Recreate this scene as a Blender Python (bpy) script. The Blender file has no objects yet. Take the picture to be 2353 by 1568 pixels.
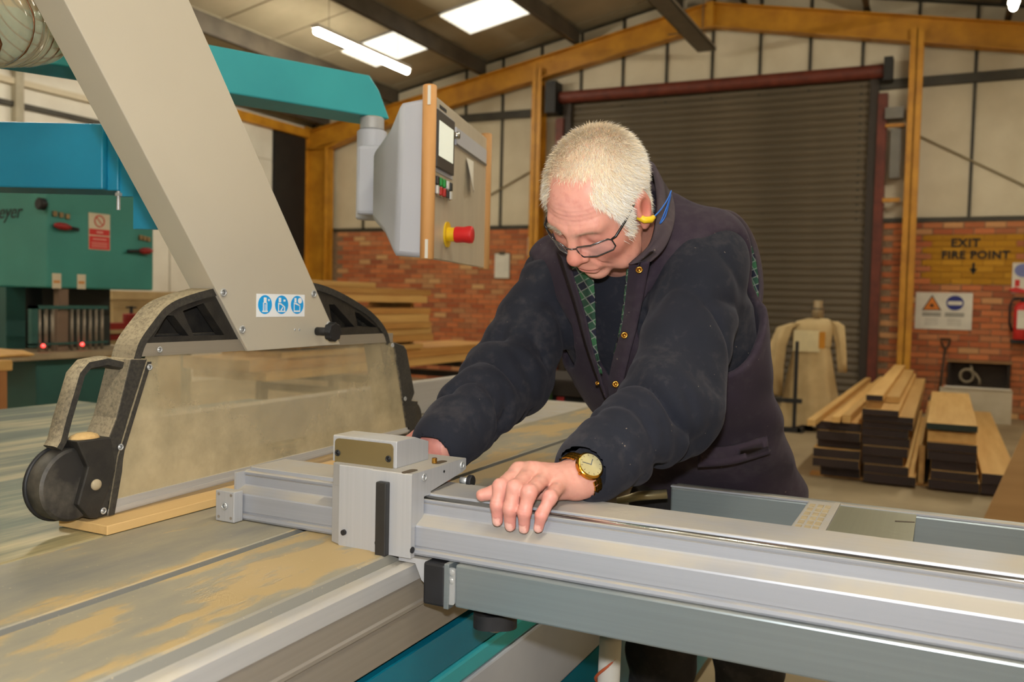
import bpy, bmesh, math, random
import numpy as np
from mathutils import Vector, Matrix
random.seed(7); np.random.seed(7)
SC = bpy.context.scene
COL = SC.collection
PI = math.pi

# ------------------------------------------------------------------ camera
def cam_basis(yaw, pitch, roll):
    fwd = Vector((-math.sin(yaw) * math.cos(pitch), math.cos(yaw) * math.cos(pitch), math.sin(pitch)))
    r = fwd.cross(Vector((0, 0, 1))).normalized(); u = r.cross(fwd)
    c, s = math.cos(roll), math.sin(roll)
    return c * r + s * u, -s * r + c * u, fwd
cam_d = bpy.data.cameras.new('camera'); cam = bpy.data.objects.new('camera', cam_d); COL.objects.link(cam)
_r, _u, _f = cam_basis(math.radians(26.17), math.radians(-2.65), 0.023)
_m = Matrix((_r, _u, -_f)).transposed().to_4x4(); _m.translation = Vector((0, 0, 1.28))
cam.matrix_world = _m
cam_d.sensor_width = 36.0; cam_d.lens = 36.0 * 2022 / 2353; cam_d.clip_start = 0.02; cam_d.clip_end = 80
cam_d.dof.use_dof = True; cam_d.dof.focus_distance = 1.42; cam_d.dof.aperture_fstop = 5.0
SC.camera = cam

# ------------------------------------------------------------------ world, lights, exposure
w = bpy.data.worlds.new('world'); SC.world = w; w.use_nodes = True
w.node_tree.nodes['Background'].inputs[0].default_value = (0.75, 0.82, 0.9, 1)
w.node_tree.nodes['Background'].inputs[1].default_value = 0.6
fl = bpy.data.lights.new('camera_flash', 'AREA'); fl.shape = 'RECTANGLE'; fl.size = 0.05; fl.size_y = 0.03
fl.energy = 19; fl.color = (0.95, 0.97, 1.0)
flo = bpy.data.objects.new('camera_flash', fl); COL.objects.link(flo)
_fm = _m.copy(); _fm.translation = Vector((0, 0, 1.28)) + _u * 0.10 - _f * 0.0
flo.matrix_world = _fm
SC.view_settings.view_transform = 'Standard'; SC.view_settings.look = 'None'
SC.view_settings.gamma = 1.0; SC.view_settings.use_curve_mapping = False
SC.view_settings.exposure = 0.0
try:
    SC.cycles.use_denoising = True
    SC.cycles.max_bounces = 5; SC.cycles.diffuse_bounces = 3; SC.cycles.glossy_bounces = 2
    SC.cycles.use_adaptive_sampling = True; SC.cycles.adaptive_threshold = 0.06; SC.cycles.adaptive_min_samples = 16
    SC.cycles.transparent_max_bounces = 8; SC.cycles.sample_clamp_indirect = 4.0
    SC.cycles.caustics_reflective = False; SC.cycles.caustics_refractive = False
except Exception: pass
TUBE_E = 125.0          # strength of the fluorescent tubes
SKY_E = 1.25            # strength of the daylight coming through the roof lights

# ------------------------------------------------------------------ materials
def lin(c):
    return tuple(((x / 255.) / 12.92 if x / 255. <= 0.04045 else ((x / 255. + 0.055) / 1.055) ** 2.4) for x in c) + (1.0,)
MATS = {}
class NT:
    def __init__(s, name):
        s.m = bpy.data.materials.new(name); s.m.use_nodes = True; s.t = s.m.node_tree; s.n = s.t.nodes
        s.b = s.n['Principled BSDF']; s.out = s.n['Material Output']
    def new(s, ty, **kw):
        n = s.n.new(ty)
        for k, v in kw.items(): setattr(n, k, v)
        return n
    def l(s, a, b): s.t.links.new(a, b)
    def coord(s, scale=(1, 1, 1), rot=(0, 0, 0), out='Object'):
        tc = s.new('ShaderNodeTexCoord'); mp = s.new('ShaderNodeMapping')
        mp.inputs['Scale'].default_value = scale; mp.inputs['Rotation'].default_value = rot
        s.l(tc.outputs[out], mp.inputs[0]); return mp.outputs[0]
    def noise(s, vec, scale, detail=4, rough=.55):
        n = s.new('ShaderNodeTexNoise'); n.inputs['Scale'].default_value = scale
        n.inputs['Detail'].default_value = detail; n.inputs['Roughness'].default_value = rough
        s.l(vec, n.inputs['Vector']); return n.outputs['Fac']
    def ramp(s, fac, stops):
        r = s.new('ShaderNodeValToRGB'); e = r.color_ramp.elements
        while len(e) < len(stops): e.new(0.5)
        for el, (p, c) in zip(e, stops):
            el.position = p; el.color = c if len(c) == 4 else lin(c)
        s.l(fac, r.inputs[0]); return r.outputs[0]
    def mix(s, fac, a, b):
        n = s.new('ShaderNodeMix'); n.data_type = 'RGBA'
        for sock, v in ((n.inputs[0], fac), (n.inputs[6], a), (n.inputs[7], b)):
            if hasattr(v, 'is_linked'): s.l(v, sock)
            else: sock.default_value = v
        return n.outputs[2]
    def math(s, op, a, b=None):
        n = s.new('ShaderNodeMath'); n.operation = op
        for sock, v in zip(n.inputs, (a, b)):
            if v is None: continue
            if hasattr(v, 'is_linked'): s.l(v, sock)
            else: sock.default_value = v
        return n.outputs[0]
    def bump(s, h, strength=.3, dist=.002):
        n = s.new('ShaderNodeBump'); n.inputs['Strength'].default_value = strength; n.inputs['Distance'].default_value = dist
        s.l(h, n.inputs['Height']); s.l(n.outputs[0], s.b.inputs['Normal'])
    def setc(s, v):
        if hasattr(v, 'is_linked'): s.l(v, s.b.inputs['Base Color'])
        else: s.b.inputs['Base Color'].default_value = v
    def rm(s, rough, metal=0., spec=None):
        s.b.inputs['Roughness'].default_value = rough; s.b.inputs['Metallic'].default_value = metal
        if spec is not None: s.b.inputs['Specular IOR Level'].default_value = spec
def mat(name, rgb, rough=.5, metal=0., rgb2=None, scale=8., stretch=(1, 1, 1), lo=.35, hi=.65, bump=0., bscale=None, bdist=.002, spec=None, detail=4):
    if name in MATS: return MATS[name]
    k = NT(name); k.rm(rough, metal, spec)
    if rgb2 is None:
        rgb2 = tuple(max(0, x * .93) for x in rgb)
    v = k.coord(stretch); f = k.noise(v, scale, detail)
    k.setc(k.ramp(f, [(lo, rgb), (hi, rgb2)]))
    if bump:
        k.bump(k.noise(v, bscale or scale * 4, 3), bump, bdist)
    MATS[name] = k.m; return k.m
def emit(name, rgb, strength):
    if name in MATS: return MATS[name]
    k = NT(name); k.setc((0.8, 0.8, 0.8, 1)); k.rm(.5)
    k.b.inputs['Emission Color'].default_value = lin(rgb); k.b.inputs['Emission Strength'].default_value = strength
    MATS[name] = k.m; return k.m
def wood(name, a, b, dark=None, axis=1, rough=.65, grain=1.0):
    if name in MATS: return MATS[name]
    k = NT(name); k.rm(rough)
    st = [14, 14, 14]; st[axis] = .8
    oi = k.new('ShaderNodeObjectInfo')
    v = k.coord(tuple(st)); add = k.new('ShaderNodeVectorMath'); add.operation = 'ADD'
    comb = k.new('ShaderNodeCombineXYZ')
    for i in range(3): k.l(k.math('MULTIPLY', oi.outputs['Random'], 37.0 + i * 11), comb.inputs[i])
    k.l(v, add.inputs[0]); k.l(comb.outputs[0], add.inputs[1])
    f = k.noise(add.outputs[0], 1.3 * grain, 6, .6)
    c = k.ramp(f, [(.3, a), (.55, tuple((x + y) / 2 for x, y in zip(a, b))), (.75, b)])
    hsv = k.new('ShaderNodeHueSaturation'); k.l(c, hsv.inputs['Color'])
    k.l(k.math('ADD', k.math('MULTIPLY', oi.outputs['Random'], .3), .85), hsv.inputs['Value'])
    k.setc(hsv.outputs[0]); k.bump(f, .2, .002)
    MATS[name] = k.m; return k.m

# ------------------------------------------------------------------ mesh builder
class G:
    """collects world-space verts and faces"""
    def __init__(s): s.v = []; s.f = []
    def add(s, vs, fs, M=None):
        o = len(s.v)
        s.v += [tuple(M @ Vector(p)) if M is not None else tuple(p) for p in vs]
        s.f += [tuple(i + o for i in f) for f in fs]; return s
    def box(s, x0, x1, y0, y1, z0, z1, M=None, b=0.):
        if b > 0:
            b = min(b, .49 * min(x1 - x0, y1 - y0, z1 - z0))
            bm = bmesh.new(); bmesh.ops.create_cube(bm, size=1)
            for v in bm.verts: v.co = Vector(((x0 + x1) / 2 + v.co.x * (x1 - x0), (y0 + y1) / 2 + v.co.y * (y1 - y0), (z0 + z1) / 2 + v.co.z * (z1 - z0)))
            bmesh.ops.bevel(bm, geom=list(bm.edges), offset=b, segments=2, affect='EDGES', profile=.5)
            bm.verts.index_update()
            s.add([v.co[:] for v in bm.verts], [[v.index for v in f.verts] for f in bm.faces], M); bm.free(); return s
        return s.add([(x0, y0, z0), (x1, y0, z0), (x1, y1, z0), (x0, y1, z0), (x0, y0, z1), (x1, y0, z1), (x1, y1, z1), (x0, y1, z1)],
                     [(0, 3, 2, 1), (4, 5, 6, 7), (0, 1, 5, 4), (1, 2, 6, 5), (2, 3, 7, 6), (3, 0, 4, 7)], M)
    def prism(s, poly, axis, a, b, M=None):
        """poly: 2-D points in the plane of the two other axes (in x,y,z order)"""
        n = len(poly)
        def P(p, t):
            return {'x': (t, p[0], p[1]), 'y': (p[0], t, p[1]), 'z': (p[0], p[1], t)}[axis]
        vs = [P(p, a) for p in poly] + [P(p, b) for p in poly]
        area = sum(poly[i][0] * poly[(i + 1) % n][1] - poly[(i + 1) % n][0] * poly[i][1] for i in range(n))
        fs = [(i, (i + 1) % n, n + (i + 1) % n, n + i) for i in range(n)] + [tuple(range(n - 1, -1, -1)), tuple(range(n, 2 * n))]
        flip = (area < 0) != (axis == 'y')
        if (b - a) < 0: flip = not flip
        if flip: fs = [tuple(reversed(f)) for f in fs]
        return s.add(vs, fs, M)
    def tube(s, pts, r, n=10, M=None, cap=True):
        pts = [Vector(p) for p in pts]; rs = r if isinstance(r, (list, tuple)) else [r] * len(pts)
        vs, fs = [], []; prev = None
        for i, p in enumerate(pts):
            d = (pts[min(i + 1, len(pts) - 1)] - pts[max(i - 1, 0)]).normalized()
            if prev is None:
                a = d.cross(Vector((0, 0, 1)) if abs(d.z) < .9 else Vector((1, 0, 0))).normalized()
            else:
                a = (prev - d * prev.dot(d)).normalized()
            prev = a; c = d.cross(a)
            for j in range(n):
                t = 2 * PI * j / n; vs.append(p + (a * math.cos(t) + c * math.sin(t)) * rs[i])
        m = len(pts)
        for i in range(m - 1):
            for j in range(n):
                fs.append((i * n + j, i * n + (j + 1) % n, (i + 1) * n + (j + 1) % n, (i + 1) * n + j))
        if cap: fs += [tuple(range(n - 1, -1, -1)), tuple(range((m - 1) * n, m * n))]
        return s.add(vs, fs, M)
    def cyl(s, a, b, r, n=20, r2=None, M=None, ch=0.):
        a, b = Vector(a), Vector(b)
        if ch:
            d = (b - a).normalized() * ch; rr = r2 or r
            return s.tube([a, a + d, b - d, b], [r - ch, r, rr, rr - ch], n, M)
        return s.tube([a, b], [r, r if r2 is None else r2], n, M)
    def ring(s, c, axis, R, r, n=28, m=8, M=None, a0=0., a1=2 * PI, sc=(1, 1)):
        c = Vector(c); ax = Vector(axis).normalized()
        u = ax.cross(Vector((0, 0, 1)) if abs(ax.z) < .9 else Vector((1, 0, 0))).normalized(); v = ax.cross(u)
        full = abs(a1 - a0 - 2 * PI) < 1e-6
        k = n if full else n + 1
        pts = [c + (u * math.cos(a0 + (a1 - a0) * i / n) * sc[0] + v * math.sin(a0 + (a1 - a0) * i / n) * sc[1]) * R for i in range(k)]
        if full:
            vs, fs = [], []
            for i in range(n):
                t = a0 + (a1 - a0) * i / n; d = u * math.cos(t) + v * math.sin(t)
                for j in range(m):
                    q = 2 * PI * j / m; vs.append(pts[i] + d * (r * math.cos(q)) + ax * (r * math.sin(q)))
            for i in range(n):
                for j in range(m):
                    fs.append((i * m + j, ((i + 1) % n) * m + j, ((i + 1) % n) * m + (j + 1) % m, i * m + (j + 1) % m))
            return s.add(vs, fs, M)
        return s.tube(pts, r, m, M)
    def ball(s, c, r, n=14, m=8, M=None):
        rr = r if isinstance(r, (tuple, list)) else (r, r, r)
        vs = [(c[0], c[1], c[2] - rr[2])]; fs = []
        for i in range(1, m):
            t = -PI / 2 + PI * i / m
            for j in range(n):
                q = 2 * PI * j / n
                vs.append((c[0] + rr[0] * math.cos(t) * math.cos(q), c[1] + rr[1] * math.cos(t) * math.sin(q), c[2] + rr[2] * math.sin(t)))
        vs.append((c[0], c[1], c[2] + rr[2])); T = len(vs) - 1
        for j in range(n):
            fs.append((0, 1 + (j + 1) % n, 1 + j)); fs.append((T, 1 + (m - 2) * n + j, 1 + (m - 2) * n + (j + 1) % n))
            for i in range(m - 2):
                fs.append((1 + i * n + j, 1 + i * n + (j + 1) % n, 1 + (i + 1) * n + (j + 1) % n, 1 + (i + 1) * n + j))
        return s.add(vs, fs, M)
    def grid(s, P, closed_u=False):
        """P[i][j] 3-D points -> quads"""
        a, b = len(P), len(P[0]); vs = [p for row in P for p in row]; fs = []
        for i in range(a - 1 + (1 if closed_u else 0)):
            for j in range(b - 1):
                fs.append((i * b + j, ((i + 1) % a) * b + j, ((i + 1) % a) * b + j + 1, i * b + j + 1))
        return s.add(vs, fs)

BASE = {}
def tag(o, label=None, cat=None, group=None, kind=None):
    if label: o['label'] = label
    if cat: o['category'] = cat
    if group: o['group'] = group
    if kind: o['kind'] = kind
    return o
def thing(name, loc, label, cat, group=None):
    o = bpy.data.objects.new(name, None); COL.objects.link(o); o.location = loc
    o.empty_display_size = .05
    BASE[o.name] = Vector(loc); return tag(o, label, cat, group)
def obj(name, g, m, parent=None, smooth=False, base=None, bevel=0., label=None, kind=None, auto=None):
    """g: world-space geometry; parts share the base of the thing they belong to"""
    if parent is not None: org = BASE[parent.name]
    else:
        org = Vector(base) if base is not None else Vector((0, 0, 0))
    me = bpy.data.meshes.new(name)
    V = np.asarray(g.v, dtype=float).reshape(-1, 3) - np.array(org)
    me.from_pydata(V.tolist(), [], g.f); me.update()
    me.materials.append(m)
    if smooth or auto:
        me.polygons.foreach_set('use_smooth', [True] * len(me.polygons))
        if auto:
            me.set_sharp_from_angle(angle=math.radians(auto))
    o = bpy.data.objects.new(name, me); COL.objects.link(o)
    if bevel:
        bm = o.modifiers.new('bevel', 'BEVEL'); bm.width = bevel; bm.segments = 2; bm.limit_method = 'ANGLE'; bm.angle_limit = math.radians(40)
    if parent is not None:
        o.parent = parent; BASE[o.name] = org
    else:
        o.location = org; BASE[o.name] = org
    if label: o['label'] = label
    if kind: o['kind'] = kind
    return o
def copy_obj(src, parent=None, loc=None):
    c = src.copy(); COL.objects.link(c); c.parent = parent
    if loc is not None: c.location = loc
    return c
def text_geo(txt, size, M, depth=.0008, shear=0., bold=0., space=1.):
    """lettering as mesh geometry; M places the text plane (x right, y up, z out)"""
    cu = bpy.data.curves.new('lettering', 'FONT'); cu.body = txt; cu.size = size; cu.shear = shear
    cu.align_x = 'CENTER'; cu.align_y = 'CENTER'; cu.extrude = depth; cu.offset = bold; cu.space_character = space
    to = bpy.data.objects.new('lettering', cu); COL.objects.link(to)
    dg = bpy.context.evaluated_depsgraph_get(); dg.update()
    me = bpy.data.meshes.new_from_object(to.evaluated_get(dg))
    g = G(); g.add([v.co[:] for v in me.vertices], [tuple(p.vertices) for p in me.polygons], M)
    bpy.data.objects.remove(to); bpy.data.curves.remove(cu); bpy.data.meshes.remove(me)
    return g
def frame(o, x, y, z):
    """matrix with columns x,y,z and origin o"""
    m = Matrix((Vector(x).normalized(), Vector(y).normalized(), Vector(z).normalized())).transposed().to_4x4(); m.translation = Vector(o); return m
# ================================================================== the building
XL, XR, YB, YN, XA = -9.75, 3.8, 12.0, -4.2, -2.97
def zroof(x, z0=5.6): return z0 - .19 * abs(x - XA)
m_mortar = mat('mortar', (150, 125, 98), .9, rgb2=(120, 98, 76), scale=30, bump=.4)
m_conc = mat('concrete', (168, 150, 118), .75, rgb2=(140, 124, 96), scale=1.3, bump=.15, bscale=30)
m_clad = mat('cladding', (216, 205, 180), .6, rgb2=(204, 192, 166), scale=2.0)
m_liner = mat('roof_liner', (184, 172, 146), .7, rgb2=(166, 154, 128), scale=1.2)
m_trim = mat('dark_trim', (66, 62, 50), .6, rgb2=(52, 48, 40), scale=5)
m_steel = mat('purlin_steel', (92, 82, 68), .55, rgb2=(70, 62, 52), scale=3)
m_yel = mat('yellow_paint', (206, 146, 38), .5, rgb2=(178, 120, 28), scale=4)
m_white = mat('white_sheet', (232, 228, 216), .55, rgb2=(216, 210, 196), scale=1.5)
m_black = mat('black_panel', (34, 32, 30), .6, rgb2=(26, 25, 24), scale=4)
m_slat = mat('shutter_slat', (104, 92, 74), .55, .1, rgb2=(86, 76, 60), scale=1.6, stretch=(.6, 1, 3))
m_redox = mat('red_oxide', (112, 50, 34), .6, rgb2=(88, 38, 26), scale=6)
def brick_mat(name, stops):
    k = NT(name); k.rm(.9)
    oi = k.new('ShaderNodeObjectInfo'); v = k.coord((1, 1, 1))
    at = k.new('ShaderNodeAttribute'); at.attribute_name = 'tint'
    f = k.math('FRACT', k.math('ADD', oi.outputs['Random'], at.outputs['Fac']))
    c = k.ramp(f, stops); n = k.noise(v, 40, 4)
    c2 = k.mix(k.math('MULTIPLY', n, .25), c, lin((100, 62, 42)))
    k.setc(c2); k.bump(n, .5, .004); return k.m
m_brick = brick_mat('brick', [(0, (196, 112, 66)), (.2, (214, 130, 82)), (.42, (176, 96, 60)), (.6, (204, 136, 92)), (.78, (156, 84, 56)), (.92, (222, 176, 122)), (1, (190, 108, 66))])
m_brick_y = brick_mat('brick_painted', [(0, (196, 142, 30)), (.5, (178, 126, 24)), (1, (206, 152, 40))])

# floor, walls behind and beside the camera, roof
tag(obj('floor', G().box(XL, XR, YN, YB + .1, -.1, 0), m_conc), kind='structure')
tag(obj('wall_front', G().box(XL - .2, XR + .2, YN - .15, YN, 0, 6), m_clad), kind='structure')
tag(obj('wall_right', G().box(XR, XR + .15, YN, YB + .2, 0, 4.6), m_clad), kind='structure')
wl = tag(obj('wall_left', G().box(XL - .15, XL, YN, YB + .2, 0, 4.6), m_white), kind='structure')
ce = G()
for sx in (-1, 1):
    xe = XL - .2 if sx < 0 else XR + .2
    ce.prism([(XA, zroof(XA) + .02), (xe, zroof(xe) + .02), (xe, zroof(xe) + .12), (XA, zroof(XA) + .12)], 'y', YN - .2, YB + .2)
roof = tag(obj('ceiling', ce, m_steel), kind='structure')

# back wall: mortar bed, bricks, cladding, cover strips
DX0, DX1 = -5.1, -.86
bw = G()
bw.box(XL, DX0, YB + .008, YB + .14, 0, 2.37); bw.box(DX1, XR, YB + .008, YB + .14, 0, 2.37)
wb = tag(obj('wall_back', bw, m_mortar), kind='structure')
obj('backing', G().prism([(XL, 2.37), (XR, 2.37), (XR, zroof(XR)), (XA, zroof(XA)), (XL, zroof(XL))], 'y', YB + .10, YB + .14), m_trim, wb)
PX0, PX1, PZ0, PZ1 = -.25, .80, 1.62, 2.20            # painted patch
def inpatch(x, z): return PX0 < x < PX1 and PZ0 < z < PZ1
spots = []
for r in range(31):
    z = .003 + r * .076
    for sx0, sx1 in ((-9.2, DX0 - .02), (DX1 + .12, 3.6)):
        x = sx0 + (.1125 if r % 2 else 0)
        while x + .215 < sx1 + .12:
            spots.append((x, min(.215, sx1 + .12 - x), z)); x += .225
def bshape(L):
    return G().box(0, L, 0, .05, 0, .066, b=.004)
me0 = None
def vis_rank(s):
    x, L, z = s
    inview = (-.76 < x < .95) or (-9.1 < x < -5.2 and z > .7)
    return (0 if inview else 1, math.hypot(x, YB))
spots.sort(key=vis_rank)
proto = {}
for i, (x, L, z) in enumerate(spots[:300]):
    p = inpatch(x + L / 2, z + .03); key = (round(L, 3), p)
    if key not in proto:
        o = obj('brick', bshape(L), m_brick_y if p else m_brick, wb); proto[key] = o
    else:
        o = copy_obj(proto[key], wb)
    o.location = (x, YB - random.uniform(0, .006), z)
for nm, sel in (('brickwork', [s for s in spots[300:]]),):
    gg = G(); tints = []
    for (x, L, z) in sel:
        n0 = len(gg.f); gg.box(x, x + L, YB, YB + .05, z, z + .066); tints += [random.random()] * 6
    o = obj(nm, gg, m_brick, wb, kind='stuff')
    a = o.data.attributes.new('tint', 'FLOAT', 'FACE'); a.data.foreach_set('value', tints)
obj('painted_patch', G().box(PX0 + .01, PX1 - .01, YB + .004, YB + .02, PZ0, PZ1), mat('paint_mortar', (170, 120, 24), .8, scale=10), wb, label='yellow painted patch on the brickwork')
m_blk = mat('black_paint', (28, 24, 18), .7, scale=10)
def face_y(x, y, z): return frame((x, y, z), (1, 0, 0), (0, 0, 1), (0, -1, 0))
lt = text_geo('EXIT', .14, face_y(.18, YB - .008, 2.095), .001, 0, .005, 1.12)
t2 = text_geo('FIRE POINT', .13, face_y(.29, YB - .008, 1.95), .001, 0, .005, 1.12); lt.add(t2.v, t2.f)
lt.box(.265, .292, YB - .009, YB - .007, 1.77, 1.86); lt.prism([(.235, 1.79), (.322, 1.79), (.2785, 1.715)], 'y', YB - .009, YB - .007)
obj('painted_lettering', lt, m_blk, wb, label='black painted words EXIT FIRE POINT with a down arrow')

P0 = -2.98; PW = .637
def clip_top(x0, x1, zb, off=.06):
    pts = [(x0, zb), (x1, zb), (x1, zroof(x1) - off)]
    if x0 < XA < x1: pts.append((XA, zroof(XA) - off))
    pts.append((x0, zroof(x0) - off)); return pts
k = -11
while P0 + k * PW < XR:
    x0, x1 = max(XL, P0 + k * PW), min(XR, P0 + (k + 1) * PW)
    mid = (x0 + x1) / 2
    if x1 - x0 > .05:
        rows = []
        over_door = DX0 - .1 < mid < DX1 + .1
        if over_door:
            rows.append(clip_top(x0 + .012, x1 - .012, 4.05))
        else:
            rows.append([(x0 + .012, 2.42), (x1 - .012, 2.42), (x1 - .012, 4.02), (x0 + .012, 4.02)])
            rows.append(clip_top(x0 + .012, x1 - .012, 4.15))
        for poly in rows: obj('cladding_panel', G().prism(poly, 'y', YB + .05, YB + .09), m_clad, wb)
        if k > -10:
            zt = zroof(x0) - .06
            obj('cover_strip', G().box(x0 - .018, x0 + .018, YB + .025, YB + .10, 4.05 if over_door and DX0 < x0 < DX1 else 2.37, zt), m_trim, wb)
    k += 1
obj('sheeting_rail', G().box(XL, DX0, YB - .02, YB + .09, 4.02, 4.13).box(DX1, XR, YB - .02, YB + .09, 4.02, 4.13), m_trim, wb)
obj('sill_strip', G().box(XL, DX0, YB - .01, YB + .09, 2.36, 2.41).box(DX1, XR, YB - .01, YB + .09, 2.36, 2.41), m_trim, wb)
# faint diagonal brace of the cladding frame
m_br = mat('brace', (150, 136, 108), .6, scale=5)
obj('wind_brace', G().tube([(-.38, YB + .03, 3.42), (1.6, YB + .03, 2.3)], .014, 6).tube([(-5.6, YB + .03, 3.25), (-7.3, YB + .03, 2.42)], .014, 6), m_br, wb)

# roller shutter door
dr = tag(obj('door_1', G().box(DX0 - .02, DX0 + .10, YB - .06, YB + .12, 0, 4.2).box(DX1 - .10, DX1 + .0, YB - .06, YB + .12, 0, 4.2), mat('door_channel', (52, 42, 34), .6, scale=5)), kind='structure')
prof = [(YB + .028, 0), (YB + .018, .014), (YB + .012, .036), (YB + .016, .058), (YB + .026, .076), (YB + .030, .093), (YB + .05, .093), (YB + .05, 0)]
sl0 = obj('slat', G().prism(prof, 'x', DX0 + .06, DX1 - .06), m_slat, dr, auto=50)
for i in range(1, 46): copy_obj(sl0, dr, (0, 0, i * .093))
obj('drum', G().cyl((DX0 - .05, YB - .10, 4.24), (DX1 + .05, YB - .10, 4.22), .085, 20), m_redox, dr, auto=40)
obj('end_plate', G().box(DX0 - .22, DX0 - .06, YB - .28, YB - .02, 4.0, 4.45), m_black, dr)
obj('end_plate', G().box(DX1 + .06, DX1 + .16, YB - .24, YB - .02, 4.08, 4.36), m_black, dr)
obj('jamb', G().box(DX1 + .0, DX1 + .11, YB - .10, YB + .06, 0, 3.95), m_redox, dr, label='dark red door jamb')
obj('jamb', G().box(DX0 - .12, DX0 - .0, YB - .10, YB + .06, 0, 3.95), m_redox, dr, label='dark red door jamb')
obj('gearbox', G().box(DX1 + .09, DX1 + .30, YB - .16, YB - .04, 3.62, 3.76).box(DX1 + .16, DX1 + .28, YB - .1, YB - .04, 2.9, 3.5), mat('gear_grey', (120, 116, 108), .5, .3, scale=6), dr)
obj('bracket', G().box(DX1 + .1, DX1 + .32, YB - .14, YB - .1, 3.52, 3.56).box(DX1 + .1, DX1 + .3, YB - .14, YB - .1, 2.60, 2.65), m_yel, dr)

# yellow portal frame against the back wall
def ibeam_col(name, xc, wx, dy, y1, z1, kindname):
    """I-section column, flanges facing the room"""
    g = G(); t = .014
    g.box(xc - wx / 2, xc + wx / 2, y1 - dy, y1 - dy + t, 0, z1).box(xc - wx / 2, xc + wx / 2, y1 - t, y1, 0, z1).box(xc - t / 2, xc + t / 2, y1 - dy, y1, 0, z1)
    return tag(obj(name, g, m_yel), kind='structure')
ibeam_col('column_1', -.44, .15, .22, YB - .03, 4.66, 0)
ibeam_col('column_2', -5.47, .15, .22, YB - .03, 4.66, 0)
def rafter(g, xa, za, xb, zb, d, y0, y1):
    t = .016; dx, dz = xb - xa, zb - za; L = math.hypot(dx, dz); n = (-dz / L, dx / L)
    if n[1] < 0: n = (-n[0], -n[1])
    def strip(o0, o1, ya, yb):
        g.prism([(xa + n[0] * o0, za + n[1] * o0), (xb + n[0] * o0, zb + n[1] * o0), (xb + n[0] * o1, zb + n[1] * o1), (xa + n[0] * o1, za + n[1] * o1)], 'y', ya, yb)
    strip(-t, 0, y0, y1); strip(-d, -d + t, y0, y1); strip(-d, 0, (y0 + y1) / 2 - t / 2, (y0 + y1) / 2 + t / 2)
fr = G()
rafter(fr, XA, 5.30, XL + .05, 5.30 - .19 * (XA - XL - .05), .31, YB - .24, YB - .06)
rafter(fr, XA, 5.30, XR - .05, 5.30 - .19 * (XR - .05 - XA), .31, YB - .24, YB - .06)
fr.box(XA - .05, XA + .05, YB - .25, YB - .05, 4.97, 5.30)
# corner columns and haunches
for s, xe in ((1, XL + .04), (-1, XR - .04)):
    xi = xe + s * .44
    a, b = min(xe, xi), max(xe, xi)
    fr.box(a, a + .016, YB - .26, YB - .04, 0, 4.1).box(b - .016, b, YB - .26, YB - .04, 0, 3.75).box(a, b, YB - .16, YB - .145, 0, 4.05)
    fr.box(a, b, YB - .25, YB - .05, 3.72, 3.74)
    h = [(xi, 3.72), (xi + s * 1.15, 4.05), (xi + s * 1.15, 4.08), (xi, 3.75)]
    if s < 0: h = h[::-1]
    fr.prism(h, 'y', YB - .25, YB - .05)
    h = [(xi, 3.74), (xi + s * 1.15, 4.07), (xi + s * 1.15, 4.24), (xi, 4.06)]
    if s < 0: h = h[::-1]
    fr.prism(h, 'y', YB - .16, YB - .145)
tag(obj('portal_frame', fr, m_yel), kind='structure')
# a second frame nearer, out of view, carries the same roof
fr2 = G()
for yy in (5.6, -.6):
    rafter(fr2, XA, 5.30, XL + .05, 5.30 - .19 * (XA - XL - .05), .31, yy, yy + .18)
    rafter(fr2, XA, 5.30, XR - .05, 5.30 - .19 * (XR - .05 - XA), .31, yy, yy + .18)
tag(obj('portal_frame', fr2, m_yel), kind='structure')
tag(obj('eave_beam', G().box(XL + .03, XL + .14, YN, YB - .25, 3.90, 4.04), m_yel), kind='structure')

# roof purlins and lining panels
PUR = [-9.4, -8.05, -6.45, -4.92, -3.40]
pxs = PUR + [2 * XA - x for x in PUR[::-1]]
for x in pxs:
    zt = zroof(x)
    g = G().box(x - .035, x + .035, YN, YB, zt - .26, zt - .25).box(x - .006, x + .006, YN, YB, zt - .26, zt - .02).box(x - .075, x + .01, YN, YB, zt - .03, zt - .02)
    tag(obj('purlin', g, m_steel), kind='structure')
SKYL = []
for bi in range(len(pxs) - 1):
    xa, xb = pxs[bi], pxs[bi + 1]
    if xa < XA < xb:
        segs = [(xa, XA), (XA, xb)]
    else: segs = [(xa, xb)]
    for (sa, sb) in segs:
        right = (sa + sb) / 2 > XA
        y = 4.6
        while y < YB - .05:
            sky = (bi in (1, 2) and abs(y - 10.0) < .01)
            za, zb = zroof(sa + .02), zroof(sb - .02)
            if not sky and (not right or y > 7.5):
                obj('lining_panel', G().prism([(sa + .012, za - .005), (sb - .012, zb - .005), (sb - .012, zb + .02), (sa + .012, za + .02)], 'y', y + .016, y + .9 - .016), m_liner, roof)
            elif sky:
                SKYL.append((sa, sb, y))
            y += .9
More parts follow.
